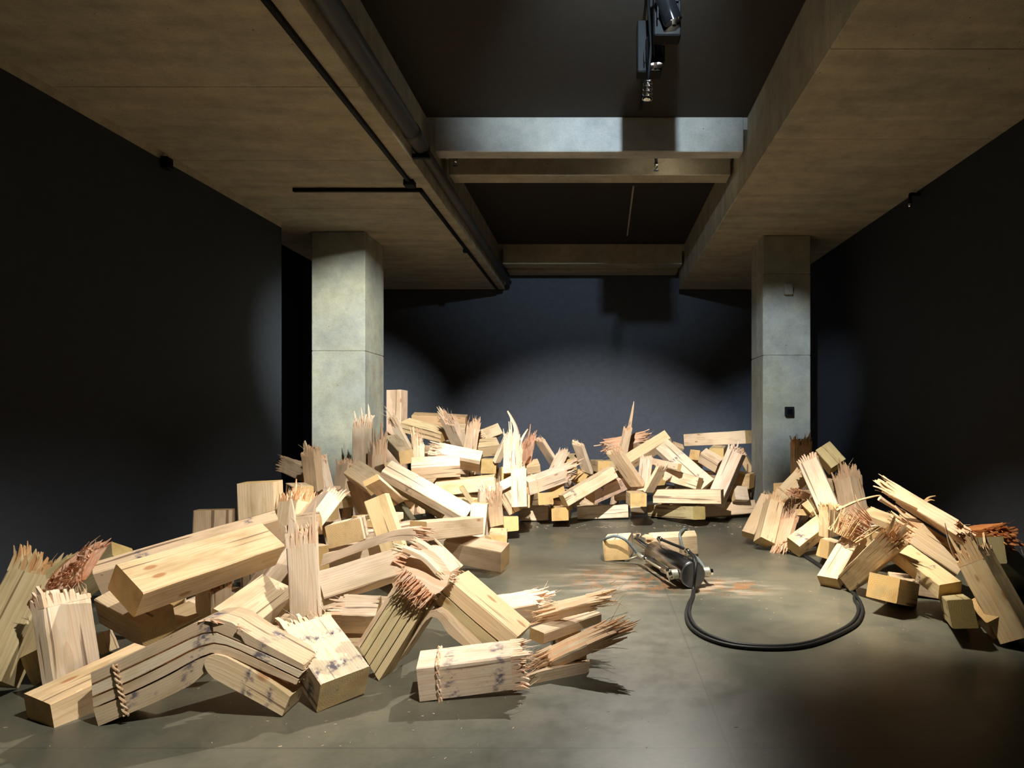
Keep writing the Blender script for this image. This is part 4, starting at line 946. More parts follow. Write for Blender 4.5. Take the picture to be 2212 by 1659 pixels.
    dict(id=94, label='tipped block end above the orange-yellow floor block', grp='B', tint='yellow'),
    dict(id=95, label='cracked beam lying level at the top right of the back heap', grp='B', tint='pale'),
    dict(id=96, label='square block end directly under the cracked top beam', grp='B', tint='yellow'),
    dict(id=97, label='block end left of the one under the cracked top beam', grp='B', tint='yellow'),
    dict(id=98, label='long pale plank leaning steeply right with a frayed top near the right column', grp='B', tint='white', sB=0.05),
    dict(id=99, label='sloping beam left of the steep frayed plank', grp='B', tint='pale'),
    dict(id=100, label='inked block with its end against the right column', grp='B', tint='orange'),
    dict(id=101, label='shaded slab behind the steep frayed plank by the right column', grp='B', tint='orange'),
    dict(id=102, label='wedge offcut on the floor beam by the right column', grp='B', tint='white'),
    dict(id=104, label='torn timber standing highest on the back heap with one long upright spike', grp='B', tint='pale', sB=0.05, spike=[(0.75, 0.5, 0.42, 0.05)]),
    dict(id=116, label='small shaded block behind the slim torn board', grp='B', tint='yellow'),
    dict(id=169, label='rough reddish timber lying behind the highest spiked one', grp='B', tint='pink', sA=0.06, sB=0.05, red=0.5, sheaf=1),
    dict(id=305, label='small block on the skyline between the peak and the cracked top beam', grp='B', tint='pale'),
    dict(id=120, label='reddish torn timber standing against the right column', grp='R', tint='yellow', sB=0.08, red=0.4),
    dict(id=121, label='white worm-holed plank leaning at the top of the right heap', grp='R', tint='white', sB=0.04),
    dict(id=122, label='fissured brown timber leaning right behind the white worm-holed plank', grp='R', tint='grey', sB=0.03, band=[0.25]),
    dict(id=221, label='shadowed timber behind the white worm-holed plank', grp='R', tint='olive'),  # olive tint puts the shade behind the plank into the colour
    dict(id=123, label='torn slab at the left edge of the right heap, nearest the column', grp='R', tint='pale', sB=0.05),
    dict(id=124, label='leaning torn timber with rope marks low on its face, front of the right heap', grp='R', tint='pale', sB=0.06),
    dict(id=125, label='pinkish torn board standing on its frayed lower end', grp='R', tint='pink', sA=0.06, sheaf=1),
    dict(id=126, label='white chipped slab above the pinkish torn board', grp='R', tint='white'),
    dict(id=127, label='square timber with blue dots on its upper face pointing out of the right heap', grp='R', tint='pale', ink=1),
    dict(id=128, label='small clean block wedged under the white worm-holed plank', grp='R', tint='yellow'),
    dict(id=129, label='brush of pink splinters beneath the fissured brown timber', grp='R', tint='pink', sB=0.09, sheaf=1),
    dict(id=130, label='grey ragged stump with frayed top behind the thin curved sliver', grp='R', tint='grey', sB=0.1),
    dict(id=131, label='shattered upright slab under the thin curved sliver', grp='R', tint='yellow', sB=0.03),
    dict(id=132, label='long timber along the top of the right heap with spread splinters at its upper end', grp='R', tint='pale', sA=0.06, sB=0.12, spike=[(0.9, 0.9, 0.2, 0.03), (0.2, 0.9, 0.24, 0.02)]),
    dict(id=133, label='long grey-faced timber running down the middle of the right heap', grp='R', tint='pale', sB=0.12),
    dict(id=135, label='red rotten mass of torn fibres high on the right heap', grp='R', tint='red', sA=0.06, sB=0.05, red=1, sheaf=1),
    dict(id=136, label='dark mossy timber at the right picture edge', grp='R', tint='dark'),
    dict(id=137, label='tall frayed front timber of the right heap with a crushed crease near its foot', grp='R', tint='yellow', sB=0.07, spike=[(0.02, 0.6, 0.2, 0.03)]),
    dict(id=138, label='squared timber with blue writing and a dark end overhanging the floor', grp='R', tint='yellow', ink=1),
    dict(id=139, label='timber with three black saw lines, frayed at its upper end', grp='R', tint='yellow', sB=0.09, ink=1),
    dict(id=140, label='split timber lying forward beside the cable with a plank peeling off it', grp='R', tint='pale'),
    dict(id=141, label='small rough block tucked behind the split timber by the cable', grp='R', tint='pale'),
    dict(id=142, label='weathered brown block end beside the cable with its torn underside in shade', grp='R', tint='yellow'),
    dict(id=143, label='ribbed square block end on the floor below the overhanging timber', grp='R', tint='olive'),
    dict(id=146, label='bright torn slab near the middle of the right heap', grp='R', tint='yellow', sA=0.02, sB=0.05),
    dict(id=150, label='short block with clear growth rings left of the steel cylinder', grp='C', tint='pale'),
    dict(id=151, label='cracked timber under the hose behind the steel cylinder', grp='C', tint='pale', sA=0.06),
]
made = {}
for s in SPEC:
    made[s['id']] = timber(ROWS[s['id']], s['label'], s.get('tint', 'pale'), s.get('sA', 0), s.get('sB', 0), s.get('ink', 0), s.get('red', 0), s['grp'], s.get('spike', ()), s.get('band', ()), sheaf=s.get('sheaf', 0))
HID = {
    9021: 'half-hidden timber below the broad pale timber end with a hairline crack',
    9031: 'half-hidden timber below the long grey-faced timber running down the middle',
    9105: 'half-hidden timber below the small grey block half buried behind the white-spiked plank',
    9082: 'half-hidden timber below the short broken block with ragged left end',
    9108: 'half-hidden timber below the narrow bright plank half in shade between the banded plank',
    9194: 'half-hidden timber behind the leaning plank with a purple ink smudge',
    9020: 'half-hidden timber below the bright torn slab near the middle of the right heap',
    9113: 'half-hidden timber below the tilted square block end between two slanting timbers',
    9028: 'half-hidden timber below the reddish upright torn slab beside the grey-topped beam',
    9038: 'half-hidden timber below the small grey squared piece resting across the splintered end',
    9013: 'half-hidden timber below the square block end peeping out behind the bristling stub',
    9004: 'half-hidden timber below the greenish square block end in the middle',
    9025: 'half-hidden timber below the torn timber standing highest on the back heap',
    9036: 'half-hidden timber behind the white chipped slab above the pinkish torn board',
    9167: 'half-hidden timber beside the short shaded floor block under the yellow square block end',
    9121: 'half-hidden timber below the beam directly beneath the white torn plank',
    9083: 'half-hidden timber below the long pale beam with two blue ink smears',
    9035: 'half-hidden timber below the broad timber with saw-striped end just above the bent one',
    9100: 'half-hidden timber below the long pale plank with a knot',
    9188: 'half-hidden timber below the torn scrap between the tall spiked timber',
    9101: 'half-hidden timber below the pale timber split under its top',
    9106: 'half-hidden timber below the fissured brown timber leaning right behind the white worm-holed plank',
    9230: 'half-hidden timber below the small block on the skyline between the peak',
    9079: 'half-hidden timber behind the flat sawn block with a clean bright top',
    9032: 'half-hidden timber below the shadowed timber behind the white worm-holed plank',
    9064: 'half-hidden timber beside the small rough block tucked behind the split timber',
    9074: 'half-hidden timber below the long low beam speckled with ink',
    9133: 'half-hidden timber below the thin dark-sided stick leaning out of the gap',
    9159: 'half-hidden timber below the low torn stub at the left foot',
    9224: 'half-hidden timber behind the floor beam reaching behind the right column',
    9200: 'half-hidden timber behind the left floor beam of the back heap with an inky',
    9051: 'half-hidden timber below the shattered upright slab under the thin curved sliver',
    9162: 'half-hidden timber below the rough reddish timber lying behind the highest spiked one',
    9022: 'half-hidden timber below the torn piece with blue streaks above the bundle',
    9062: 'half-hidden timber below the upright torn board under the left rafter',
    9072: 'half-hidden timber below the brush of pink splinters beneath the fissured brown timber',
    9023: 'half-hidden timber behind the block end with a rusty orange knot at its heart',
    9077: 'half-hidden timber beside the yellow block end on top of the left floor beam',
    9099: 'half-hidden timber below the white torn plank with shaggy left end',
    9018: 'half-hidden timber below the dark weathered board set on edge below the grey plank',
    9154: 'half-hidden timber below the block end left of the one',
    9076: 'half-hidden timber below the shaded sloping beam below the level beam',
    9141: 'half-hidden timber below the broad slab stained purple all',
    9006: 'half-hidden timber below the block with a dark ink patch',
    9033: 'half-hidden timber below the inked block with its end against the right column',
    9173: 'half-hidden timber below the timber with two black saw lines and a bristling end',
    9011: 'half-hidden timber below the slim upright slab with a forked splintered top',
    9043: 'half-hidden timber below the upright splintered plank ending in a tall white spike',
    9094: 'half-hidden timber below the sloping beam left of the steep frayed plank',
    9109: 'half-hidden timber below the reddish torn timber standing against the right column',
    9117: 'half-hidden timber below the slanting white timber with a crushed band and tapering',
    9210: 'half-hidden timber behind the grey ragged stump with frayed top',
    9119: 'half-hidden timber below the wedge block with a triangular top at the low middle',
    9061: 'half-hidden timber behind the block end with a dark heart',
    9088: 'half-hidden timber below the small squared piece under the right end',
    9080: 'half-hidden timber below the small board stamped with a blue mark',
    9111: 'half-hidden timber below the square block end directly under the cracked top beam',
    9104: 'half-hidden timber below the short clean-ended timber raised at the skyline with a torn',
    9157: 'half-hidden timber below the grey sawn beam lying level',
    9112: 'half-hidden timber below the cracked beam lying level at the top',
    9010: 'half-hidden timber behind the flat pale slab behind the plank with the purple band',
    9012: 'half-hidden timber below the shaded slab behind the steep frayed plank',
    9177: 'half-hidden timber below the red rotten mass of torn fibres',
    9047: 'half-hidden timber below the fan of torn fibres at the right foot',
    9205: 'half-hidden timber below the torn slab at the left edge',
    9014: 'half-hidden timber below the right rafter of the pair meeting in a peak, pale',
    9027: 'half-hidden timber behind the curled strip of torn wood at the base',
    9067: 'half-hidden timber below the small shaded block behind the slim torn board',
    9110: 'half-hidden timber below the sawn block with a squared right end',
    9092: 'half-hidden timber below the wedge offcut on the floor beam by the right column',
    9066: 'half-hidden timber below the long pale plank leaning steeply right with a frayed top',
    9041: 'half-hidden timber below the twisted strip lying under the peak of the two rafters',
    9090: 'half-hidden timber below the tall post-like timber standing on end',
    9029: 'half-hidden timber below the short torn plank leaning left beside the reddish lump',
    9055: 'half-hidden timber below the beam with a black printed code and grey right end',
    9163: 'half-hidden timber below the grey weathered plank lying over the top of the planks',
    9182: 'half-hidden timber below the level beam with a dark smear at the top',
    9206: 'half-hidden timber below the brownish plank tucked under the long pale plank',
}
for idn, row in ROWS.items():
    if idn >= 9000:
        g = 'back heap' if row[1][1] > 6.6 and row[1][0] < 2.0 else ('left heap' if row[1][0] < 0.6 else 'right heap')
        tn = random.choice(['pale', 'yellow', 'grey', 'white'])
        o = timber(row, HID.get(idn, 'sawn timber buried out of sight inside the %s' % g), tn, grp='H', name='buried_timber')
        o['group'] = 'timbers buried inside the ' + g
# the crushed foot of the tall front timber in the right heap
def local_to(o, par):
    mw = Matrix.Translation(par.location) @ par.rotation_quaternion.to_matrix().to_4x4() if par.rotation_mode == 'QUATERNION' else Matrix.Translation(par.location)
    return mw.inverted()
par = made[137]
row = ROWS[237]
L, w, h = row[3]
ft = link('crushed_foot', body_bm(L, w, h), [WOOD, ENDG], par)
ft.matrix_local = local_to(ft, par) @ Matrix.Translation(row[1]) @ Quaternion(row[2]).to_matrix().to_4x4()
paint(ft, 'yellow', 0, 0, L)
# ------------------------------------------------------------------ bent and split timbers built layer by layer
def resample(pts, n):
    pts = [Vector((*p, 0)) for p in pts]
    d = [0.0]
    for a, b in zip(pts, pts[1:]): d.append(d[-1] + (b - a).length)
    out = []
    for i in range(n):
        t = d[-1] * i / (n - 1); k = 0
        while k < len(d) - 2 and d[k + 1] < t: k += 1
        f = (t - d[k]) / max(d[k + 1] - d[k], 1e-9)
        out.append(pts[k].lerp(pts[k + 1], min(f, 1)))
    return out
class Fr:
    """reads points of one crop of the photograph and puts them at a depth"""
    def __init__(s, x0, y0, k): s.x0, s.y0, s.k = x0, y0, k
    def px(s, p): return (s.x0 + p[0] / s.k, s.y0 + p[1] / s.k)
R1, R2, R3, R4, R6 = Fr(0, 1050, 3.0157), Fr(600, 1050, 3.0167), Fr(380, 800, 4.148), Fr(800, 800, 4.879), Fr(1580, 900, 3.318)
Q3, Q5 = Fr(1850, 980, 5.925), Fr(640, 1140, 6.381)
def layer(name, root, fr, top, bot, Y, D, tint, n=18, smooth_n=5, ends=(0, 0), ink=0, jitter=0.0, mats=None, red=0.3, thick_in=None):
    """a split layer: its face between two edge lines, with real thickness D going back into the room"""
    def curve(pts):
        if len(pts) > 2 and smooth_n: pts = [(p.x, p.y) for p in spline([(a[0], a[1], 0) for a in pts], smooth_n)]
        return resample(pts, n)
    tp, bp = curve(top), curve(bot)
    D = Vector(D) if not isinstance(D, (int, float)) else Vector((0, D, 0))
    base = root.location
    bm = bmesh.new(); gl = bm.verts.layers.float_vector.new('grain')
    rows = []; s = 0.0; prev = None; go = random.uniform(0, 5)
    W = []
    for a, b in zip(tp, bp):
        wa = P(*fr.px(a), Y(*fr.px(a)) if callable(Y) else Y); wb = P(*fr.px(b), Y(*fr.px(b)) if callable(Y) else Y)
        W.append((wa, wb))
        mid = (wa + wb) / 2
        if prev is not None: s += (mid - prev).length
        prev = mid
        hh = (wa - wb).length
        vs = []
        for q, yy, zz in ((wa, 0, hh / 2), (wa + D, D.length, hh / 2), (wb + D, D.length, -hh / 2), (wb, 0, -hh / 2)):
            v = bm.verts.new(q - base + Vector((random.uniform(-1, 1), random.uniform(-1, 1), random.uniform(-1, 1))) * jitter); v[gl] = (s + go, yy, zz + go * 0.013); vs.append(v)
        rows.append(vs)
    for a, b in zip(rows, rows[1:]):
        for k in range(4): bm.faces.new((a[k], a[(k + 1) % 4], b[(k + 1) % 4], b[k]))
    bm.faces.new(rows[0]); bm.faces.new(rows[-1])
    me = bpy.data.meshes.new(name)
    bmesh.ops.recalc_face_normals(bm, faces=bm.faces); bm.to_mesh(me); bm.free()
    o = link(name, me, mats or WOODL, root)
    paint(o, tint, 0, red)
    if ink: o['ink'] = 1.0; o['ink_a'] = go + s * (0.52 if ink == 1 else 0.3); o['ink_b'] = go + s * 0.8
    for e, ln in zip((0, -1), ends):
        if not ln: continue
        fib = bmesh.new()
        wa, wb = W[e]; wa2, wb2 = W[1 if e == 0 else -2]
        d = ((wa + wb) - (wa2 + wb2)).normalized()
        for i in range(34):
            f, gq = random.random(), random.random()
            p = wa.lerp(wb, f) + D * gq - base - d * 0.01
            l = ln * random.uniform(0.25, 1.1)
            r = random.uniform(0.003, 0.008)
            sd = Vector((random.uniform(-.2, .2), random.uniform(-.2, .2), random.uniform(-.25, .15)))
            tube(fib, [p, p + d * l * 0.6 + sd * l * 0.3, p + d * l + sd * l], [r, r * 0.8, r * 0.15], 4)
        k = link('torn_fibres', fib, TORN, o); k['kind'] = 'stuff'; k.color = o.color; k['red'] = red
    return o
root = tag(empty('bent_timber', P(*R1.px((640, 1565)), 2.62)), 'timber bent like a knee and split into layers on the floor in the front left', 'timber', GROUPS['L'])
Yb = lambda x, y: 2.62 + 0.10 * (x - 195) / 455.0
A0 = [(590, 1215), (765, 1140), (1050, 1000), (1290, 885), (1400, 862), (1510, 890), (1640, 980), (1980, 1165)]
A1 = [(597, 1288), (800, 1195), (1050, 1078), (1290, 965), (1400, 945), (1500, 985), (1700, 1072), (1975, 1200)]
A2 = [(602, 1368), (850, 1262), (1100, 1140), (1250, 1062), (1380, 1018), (1500, 1040), (1700, 1130), (1945, 1248)]
A3 = [(608, 1440), (850, 1342), (1100, 1222), (1260, 1132), (1380, 1085), (1500, 1110), (1700, 1200), (1930, 1294)]
A4 = [(640, 1565), (850, 1478), (1100, 1368), (1250, 1290), (1335, 1210)]
dn = lambda pts, k: [(x, y + k) for x, y in pts]
for i, (a, b, e) in enumerate(((A0, A1, (0, .02)), (dn(A1, 13), A2, (0, .015)), (dn(A2, 14), A3, (0, .015)))):
    layer('split_layer', root, R1, a, b, Yb, 0.165, 'white' if i == 1 else 'grey', ends=e, ink=1)
layer('split_layer', root, R1, dn(A3, 12)[:5], A4, Yb, 0.165, 'grey', ends=(0, .02), ink=2)
layer('split_layer', root, R1, [(1332, 1150), (1345, 1112), (1400, 1095), (1470, 1112), (1600, 1180), (1750, 1270), (1890, 1372)], [(1330, 1165), (1345, 1205), (1390, 1252), (1470, 1298), (1590, 1362), (1720, 1432), (1838, 1498)], lambda x, y: Yb(x, y) - 0.012, 0.15, 'pale', ends=(0, 0), smooth_n=0, n=24, ink=1)
layer('torn_core', root, R1, dn(A1[:-1], -14), [(603, 1375), (850, 1270), (1100, 1150), (1260, 1110), (1380, 1060), (1500, 1085), (1700, 1185), (1880, 1290)], lambda x, y: Yb(x, y) + 0.008, 0.13, 'pink', mats=TORNL, red=.7)
# torn fibres standing off the outer face of the knee
fib = bmesh.new()
for i in range(46):
    f = random.random()
    p = P(*R1.px((1290 + 260 * f, 885 - 18 * math.sin(f * 3) + 60 * max(0, f - .5))), 2.7 + random.uniform(-0.04, .14)) - root.location
    l = random.uniform(.03, .10)
    d = Vector((.85, 0, -.15 - .45 * f)).normalized()
    tube(fib, [p, p + d * l * .5 + Vector((0, random.uniform(-.02, .02), .008)), p + d * l + Vector((0, random.uniform(-.03, .03), .012 - .02 * random.random()))], [.005, .004, .001], 4)
k = link('torn_fibres', fib, TORN, root); k['kind'] = 'stuff'; k.color = (*TINT['pink'], 1); k['red'] = .6
for ph in (0.0, math.pi):
    bm = bmesh.new()
    pts = []
    for i in range(30):
        f = i / 29
        x, y = 745 + 75 * f, 1165 + 335 * f
        q = P(*R1.px((x + 14 * math.cos(i * 0.9 + ph), y)), 2.625) - root.location
        pts.append(q + Vector((0, 0.002 + 0.006 * math.sin(i * 0.9 + ph), 0)))
    tube(bm, pts, .0048, 5)
    k = link('rope_mark', bm, TORN, root); k.color = (*TINT['grey'], 1); k['red'] = .2
# the folded timber: two legs meeting in a torn peak
root = tag(empty('folded_timber', P(*R2.px((660, 1272)), 3.07)), 'yellow-faced timber folded into an upright peak with torn white fibres at the fold', 'timber', GROUPS['L'])
b0, b1, t0, t1_ = Vector((515, 1030)), Vector((660, 1272)), Vector((795, 590)), Vector((935, 835))
Yl = lambda x, y: 3.07 + 0.20 * (1472 - y) / 230.0
fr = [0.0, 0.12, 0.34, 0.58, 0.80, 1.0]
for i in range(5):
    f0, f1 = fr[i] + (0.012 if i else 0), fr[i + 1] - 0.012
    s = random.uniform(-14, 10)
    ta = t0.lerp(t1_, f0) + Vector((s, -1.4 * s)); tb = t0.lerp(t1_, f1) + Vector((s, -1.4 * s))
    ba, bb = b0.lerp(b1, f0), b0.lerp(b1, f1)
    layer('split_layer', root, R2, [tuple(ba), tuple(ta)], [tuple(bb), tuple(tb)], Yl, (0.03, 0.13, 0.0), 'grey' if i == 0 else 'olive', n=6, ends=(0, .07), red=.8)
Yr = lambda x, y: 3.27 + 0.06 * (x - 975) / 170.0
layer('split_layer', root, R2, [(1120, 612), (1300, 765), (1560, 985)], [(1075, 690), (1250, 850), (1500, 1060)], Yr, (0.055, 0.21, 0.0), 'yellow', n=8, ends=(.05, 0), red=.5)
layer('split_layer', root, R2, [(1070, 698), (1245, 858), (1490, 1070)], [(1010, 775), (1120, 890), (1330, 1085)], Yr, (0.05, 0.20, 0.0), 'olive', n=8, ends=(.05, 0), red=.5)
layer('inner_strip', root, R2, [(800, 1120), (905, 940), (950, 855), (1010, 805), (1070, 835), (1150, 920), (1290, 1065)], [(780, 1150), (905, 965), (958, 885), (1010, 850), (1058, 880), (1110, 960), (1240, 1065)], lambda x, y: 3.2, (0.02, 0.12, 0), 'grey', n=18)
cap = layer('torn_cap', root, R2, [(845, 470), (905, 425), (985, 415), (1060, 470), (1125, 560)], [(800, 610), (868, 640), (950, 690), (1030, 705), (1100, 650)], lambda x, y: 3.20 + .12 * (1250 - y) / 80.0, (0.02, 0.12, 0), 'white', n=16, ends=(.03, .03), mats=TORNL, red=.12)
layer('torn_strip', root, R2, [(800, 395), (880, 425), (960, 470), (1050, 560)], [(800, 425), (880, 452), (955, 500), (1035, 590)], 3.19, (0.01, 0.04, 0), 'white', n=12, ends=(.06, .04), mats=TORNL, red=.1)
layer('torn_strip', root, R2, [(905, 360), (970, 400), (1060, 480), (1140, 600)], [(895, 385), (955, 425), (1045, 510), (1120, 640)], 3.30, (0.01, 0.05, 0), 'white', n=12, ends=(.05, .04), mats=TORNL, red=.1)
fib = bmesh.new()
for i in range(110):
    f = random.random()
    q = Vector((815, 585)).lerp(Vector((985, 745)), f) + Vector((random.uniform(-8, 22), random.uniform(-30, 10)))
    p = P(*R2.px(q), 3.13 + .05 * random.random()) - root.location
    l = random.uniform(.02, .085)
    d = Vector((-.55, -.12, -.75 + .3 * random.random())).normalized()
    tube(fib, [p - d * .02, p + d * l * .5 + Vector((0, -.006, .004)), p + d * l + Vector((random.uniform(-.02, .02), random.uniform(-.02, .005), random.uniform(-.01, .02)))], [.005, .0035, .001], 4)
k = link('torn_fibres', fib, TORN, root); k['kind'] = 'stuff'; k.color = (*TINT['pink'], 1); k['red'] = .55
fib = bmesh.new()
for i in range(60):
    f = random.random()
    q = Vector((760, 520)).lerp(Vector((900, 400)), f)
    p = P(*R2.px(q), 3.42 + .06 * random.random()) - root.location
    l = random.uniform(.03, .10)
    d = Vector((.8, -.25, -.05 - .35 * random.random())).normalized()
    tube(fib, [p - d * .03, p + d * l * .5, p + d * l + Vector((0, random.uniform(-.02, .01), random.uniform(-.02, .02)))], [.006, .004, .001], 4)
k = link('torn_fibres', fib, TORN, root); k['kind'] = 'stuff'; k.color = (*TINT['pink'], 1); k['red'] = .4
root = tag(empty('split_slab', P(*Q5.px((330, 545)), 3.66)), 'bright curved slab lifted off the top of the pale split timber', 'timber', GROUPS['L'])
layer('slab', root, Q5, [(372, 362), (520, 330), (700, 265), (1000, 150), (1300, 50), (1500, 12), (1640, 2)], [(332, 535), (520, 455), (700, 390), (1000, 280), (1300, 188), (1500, 176), (1640, 200)], 3.66, (0.02, .07, .0), 'white', ends=(0, .10))
root = tag(empty('split_plank', P(*R2.px((1545, 1320)), 2.99)), 'thin flat plank split off the front timber, lying on the floor at its right end', 'timber', GROUPS['L'])
layer('plank', root, R2, [(1590, 1262), (1700, 1212), (1860, 1178), (2030, 1143)], [(1570, 1312), (1700, 1290), (1860, 1255), (2028, 1215)], lambda x, y: 3.0 + .18 * (x - 1110) / 165, (0, .03, 0), 'grey', ends=(.05, .012))
root = tag(empty('torn_slab', P(0 + 400 / 4.74, 1150 + 700 / 4.74, 3.0)), 'slab of red torn fibres peeled off the leaning timber at the left picture edge', 'timber', GROUPS['L'])
Q1 = Fr(0, 1150, 4.74)
layer('torn_face', root, Q1, [(235, 745), (420, 540), (620, 310), (760, 225), (905, 150)], [(330, 790), (540, 640), (700, 540), (800, 400), (950, 170)], lambda x, y: 3.0 + .1 * (1330 - y) / 130.0, (0.02, 0.07, 0), 'pink', n=16, ends=(.05, .05), mats=TORNL, red=.9)
layer('rind', root, Q1, [(60, 850), (250, 600), (430, 420), (640, 275)], [(235, 760), (420, 550), (560, 390), (690, 270)], lambda x, y: 2.985 + .1 * (1330 - y) / 130.0, (0.02, 0.06, 0), 'olive', n=14, ends=(.0, .05))
fib = bmesh.new()
for i in range(90):
    f = random.random()
    q = Vector((280, 720)).lerp(Vector((880, 190)), f) + Vector((random.uniform(-20, 90), random.uniform(-20, 90)))
    p = P(*Q1.px(q), 2.97 + .06 * f) - root.location
    l = random.uniform(.03, .10); d = Vector((.62, -.12, .72)).normalized()
    tube(fib, [p, p + d * l * .5 + Vector((0, -.01, 0)), p + d * l + Vector((random.uniform(-.02, .03), -.02, random.uniform(-.03, .01)))], [.006, .004, .001], 4)
k = link('torn_fibres', fib, TORN, root); k['kind'] = 'stuff'; k.color = (*TINT['pink'], 1); k['red'] = .9
# single loose slivers
def sliver(fr, pts, Y, wd, label, tint='pale', th=0.5):
    Ys = Y if isinstance(Y, (list, tuple)) else [Y] * len(pts)
    q = spline([P(*fr.px(p), yy) for p, yy in zip(pts, Ys)], 4)
    bm = bmesh.new()
    n = len(q)
    tube(bm, [p - q[0] for p in q], [wd * (0.5 - 0.38 * i / (n - 1)) for i in range(n)], 5)
    o = link('wood_sliver', bm, TORN); o.location = q[0]
    tag(o, label, 'splinter', 'loose slivers on the heaps'); o.color = (*TINT[tint], 1); o['red'] = .1
    return o
sliver(R6, [(752, 672), (900, 605), (1045, 567), (1075, 572)], 5.25, .030, 'thin curved sliver arching over the shattered slab in the right heap', 'yellow')
sliver(R6, [(935, 682), (885, 560)], 5.15, .022, 'short straight sliver standing beside the curved sliver in the right heap')
sliver(R6, [(1604, 1010), (1560, 900), (1530, 762)], 3.78, .020, 'needle-thin white sliver standing up beside the tall front timber of the right heap', 'white')
sliver(Q3, [(880, 605), (930, 560), (1012, 540)], 4.95, .030, 'curled orange shaving on the skyline of the right heap, upper of two', 'orange')
sliver(Q3, [(890, 615), (945, 592), (1000, 600)], 4.9, .026, 'curled orange shaving on the skyline of the right heap, lower of two', 'orange')
sliver(R4, [(1565, 770), (1530, 610), (1490, 510), (1445, 428)], 7.35, .075, 'long bent sliver curving up and left above the centre of the back heap', 'white')
sliver(R4, [(1565, 800), (1610, 700), (1660, 618)], 7.30, .055, 'short straight sliver leaning right beside the long bent one on the back heap', 'white')
sliver(R2, [(1190, 532), (1110, 440), (1022, 345)], 3.42, .040, 'white pointed sliver along the top of the folded timber\'s right leg', 'white')
sliver(R6, [(1060, 585), (1180, 660), (1330, 730)], 4.75, .045, 'long flat strip lying beside the long splintered timber of the right heap', 'white')
sliver(R6, [(1480, 745), (1280, 640), (1080, 540)], 4.5, .035, 'strip peeled along the face of the long splintered timber', 'orange')
def brush(fr, p0, p1, Y, n, ln, spread, label, tint, red):
    """one clump of torn fibres"""
    a, b = P(*fr.px(p0), Y), P(*fr.px(p1), Y)
    bm = bmesh.new(); d = (b - a).normalized(); s, t = frame(d)
    for i in range(n):
        o = s * random.gauss(0, spread) + t * random.gauss(0, spread)
        l = ln * random.uniform(.4, 1.1); q = o * random.uniform(.6, 2.2)
        r = random.uniform(.003, .008)
        tube(bm, [o, o.lerp(q, .6) + d * l * .6, q + d * l + Vector((0, 0, random.uniform(-.03, .03)))], [r, r * .8, r * .2], 4)
    o = link('torn_fibre_clump', bm, TORN); o.location = a; o.color = (*TINT[tint], 1); o['red'] = red
    tag(o, label, 'wood fibres', None, 'stuff')
    return o
brush(R6, (800, 860), (880, 700), 5.0, 90, .22, .05, 'criss-crossing heap of fine splinters in the middle of the right heap', 'yellow', .2)
brush(R6, (960, 800), (840, 720), 4.95, 50, .2, .04, 'spray of long splinters above the saw-lined timber', 'pink', .4)
brush(R6, (1200, 900), (1130, 930), 4.55, 40, .1, .03, 'frayed tuft at the meeting of the saw-lined and squared timbers', 'pink', .6)
# ------------------------------------------------------------------ steel cylinder, ropes and hoses
A = Vector((0.734, 4.75, 0.106)); Bc = Vector((0.515, 5.55, 0.103))
ax = (Bc - A).normalized(); side = Vector((-ax.y, ax.x, 0)).normalized()
if side.x > 0: side = -side
root = tag(empty('steel_cylinder', (A.x, A.y, 0)), 'polished steel hydraulic cylinder lying on the stained floor', 'cylinder')
o0 = root.location
def cyl(bm, a, b, r, n=40, r2=None): tube(bm, [a - o0, b - o0], [r, r if r2 is None else r2], n)
bm = bmesh.new(); tube(bm, [p - o0 for p in (A + ax * .004, A + ax * .010, Bc - ax * .012, Bc)], [.098, .103, .103, .096], 48, caps=True)
barrel = link('barrel', bm, STEEL, root, True)
bm = bmesh.new(); tube(bm, [p - o0 for p in (A - ax * .006, A - ax * .002, A + ax * .006)], [.094, .099, .099], 48); link('end_disc', bm, DISC, root)
bm = bmesh.new(); tube(bm, [p - o0 for p in (Bc, P(1374, 1166, 5.78), P(1374.5, 1160, 5.79), P(1376, 1153.5, 5.79))], [.030, .030, .030, .030], 16); link('bent_handle', bm, CHROME, root, True)
bm = bmesh.new(); q = P(1376, 1153.2, 5.79) - o0; tube(bm, [q - Vector((0, 0, .012)), q + Vector((0, 0, .004))], .036, 16); link('handle_rim', bm, CHROME, barrel.parent)
for sg, nm in ((1, 'left'), (-1, 'right')):
    c = A + ax * .055
    bm = bmesh.new(); cyl(bm, c + side * sg * .095, c + side * sg * .175, .017, 14); lug = link('trunnion_pin', bm, CHROME, root, True)
    for k in range(6):
        bm = bmesh.new()
        pc = c + side * sg * (.112 + .0085 * k)
        s, t = frame(side)
        ring = [pc - o0 + (s * math.cos(a * math.pi / 12) + t * math.sin(a * math.pi / 12)) * .034 + side * .003 * math.sin(a * math.pi / 6) for a in range(25)]
        tube(bm, ring, .0055, 6, caps=False); link('rope_turn', bm, ZINC, lug, True)
    bm = bmesh.new(); cyl(bm, c + side * sg * .168, c + side * sg * .186, .026, 6); link('hex_nut', bm, CHROME, lug)
    if sg == 1:
        bm = bmesh.new(); cyl(bm, c + side * .172 + Vector((0, 0, .02)), c + side * .172 + Vector((0, 0, -.055)), .007, 8); link('split_pin', bm, CHROME, lug)
rope = tag(empty('wire_sling', P(1448, 1238, 4.85)), 'wire sling with bright sockets running from the cylinder over the ringed block', 'cable', 'wire slings on the steel cylinder')
o1 = rope.location
def put(nm, pts, r, m, n=12, par=rope, o=o1):
    bm = bmesh.new(); tube(bm, [Vector(p) - o for p in pts], r, n); return link(nm, bm, m, par, True)
put('socket', [P(1452, 1239, 4.80), P(1431, 1231, 4.98)], .022, CHROME)
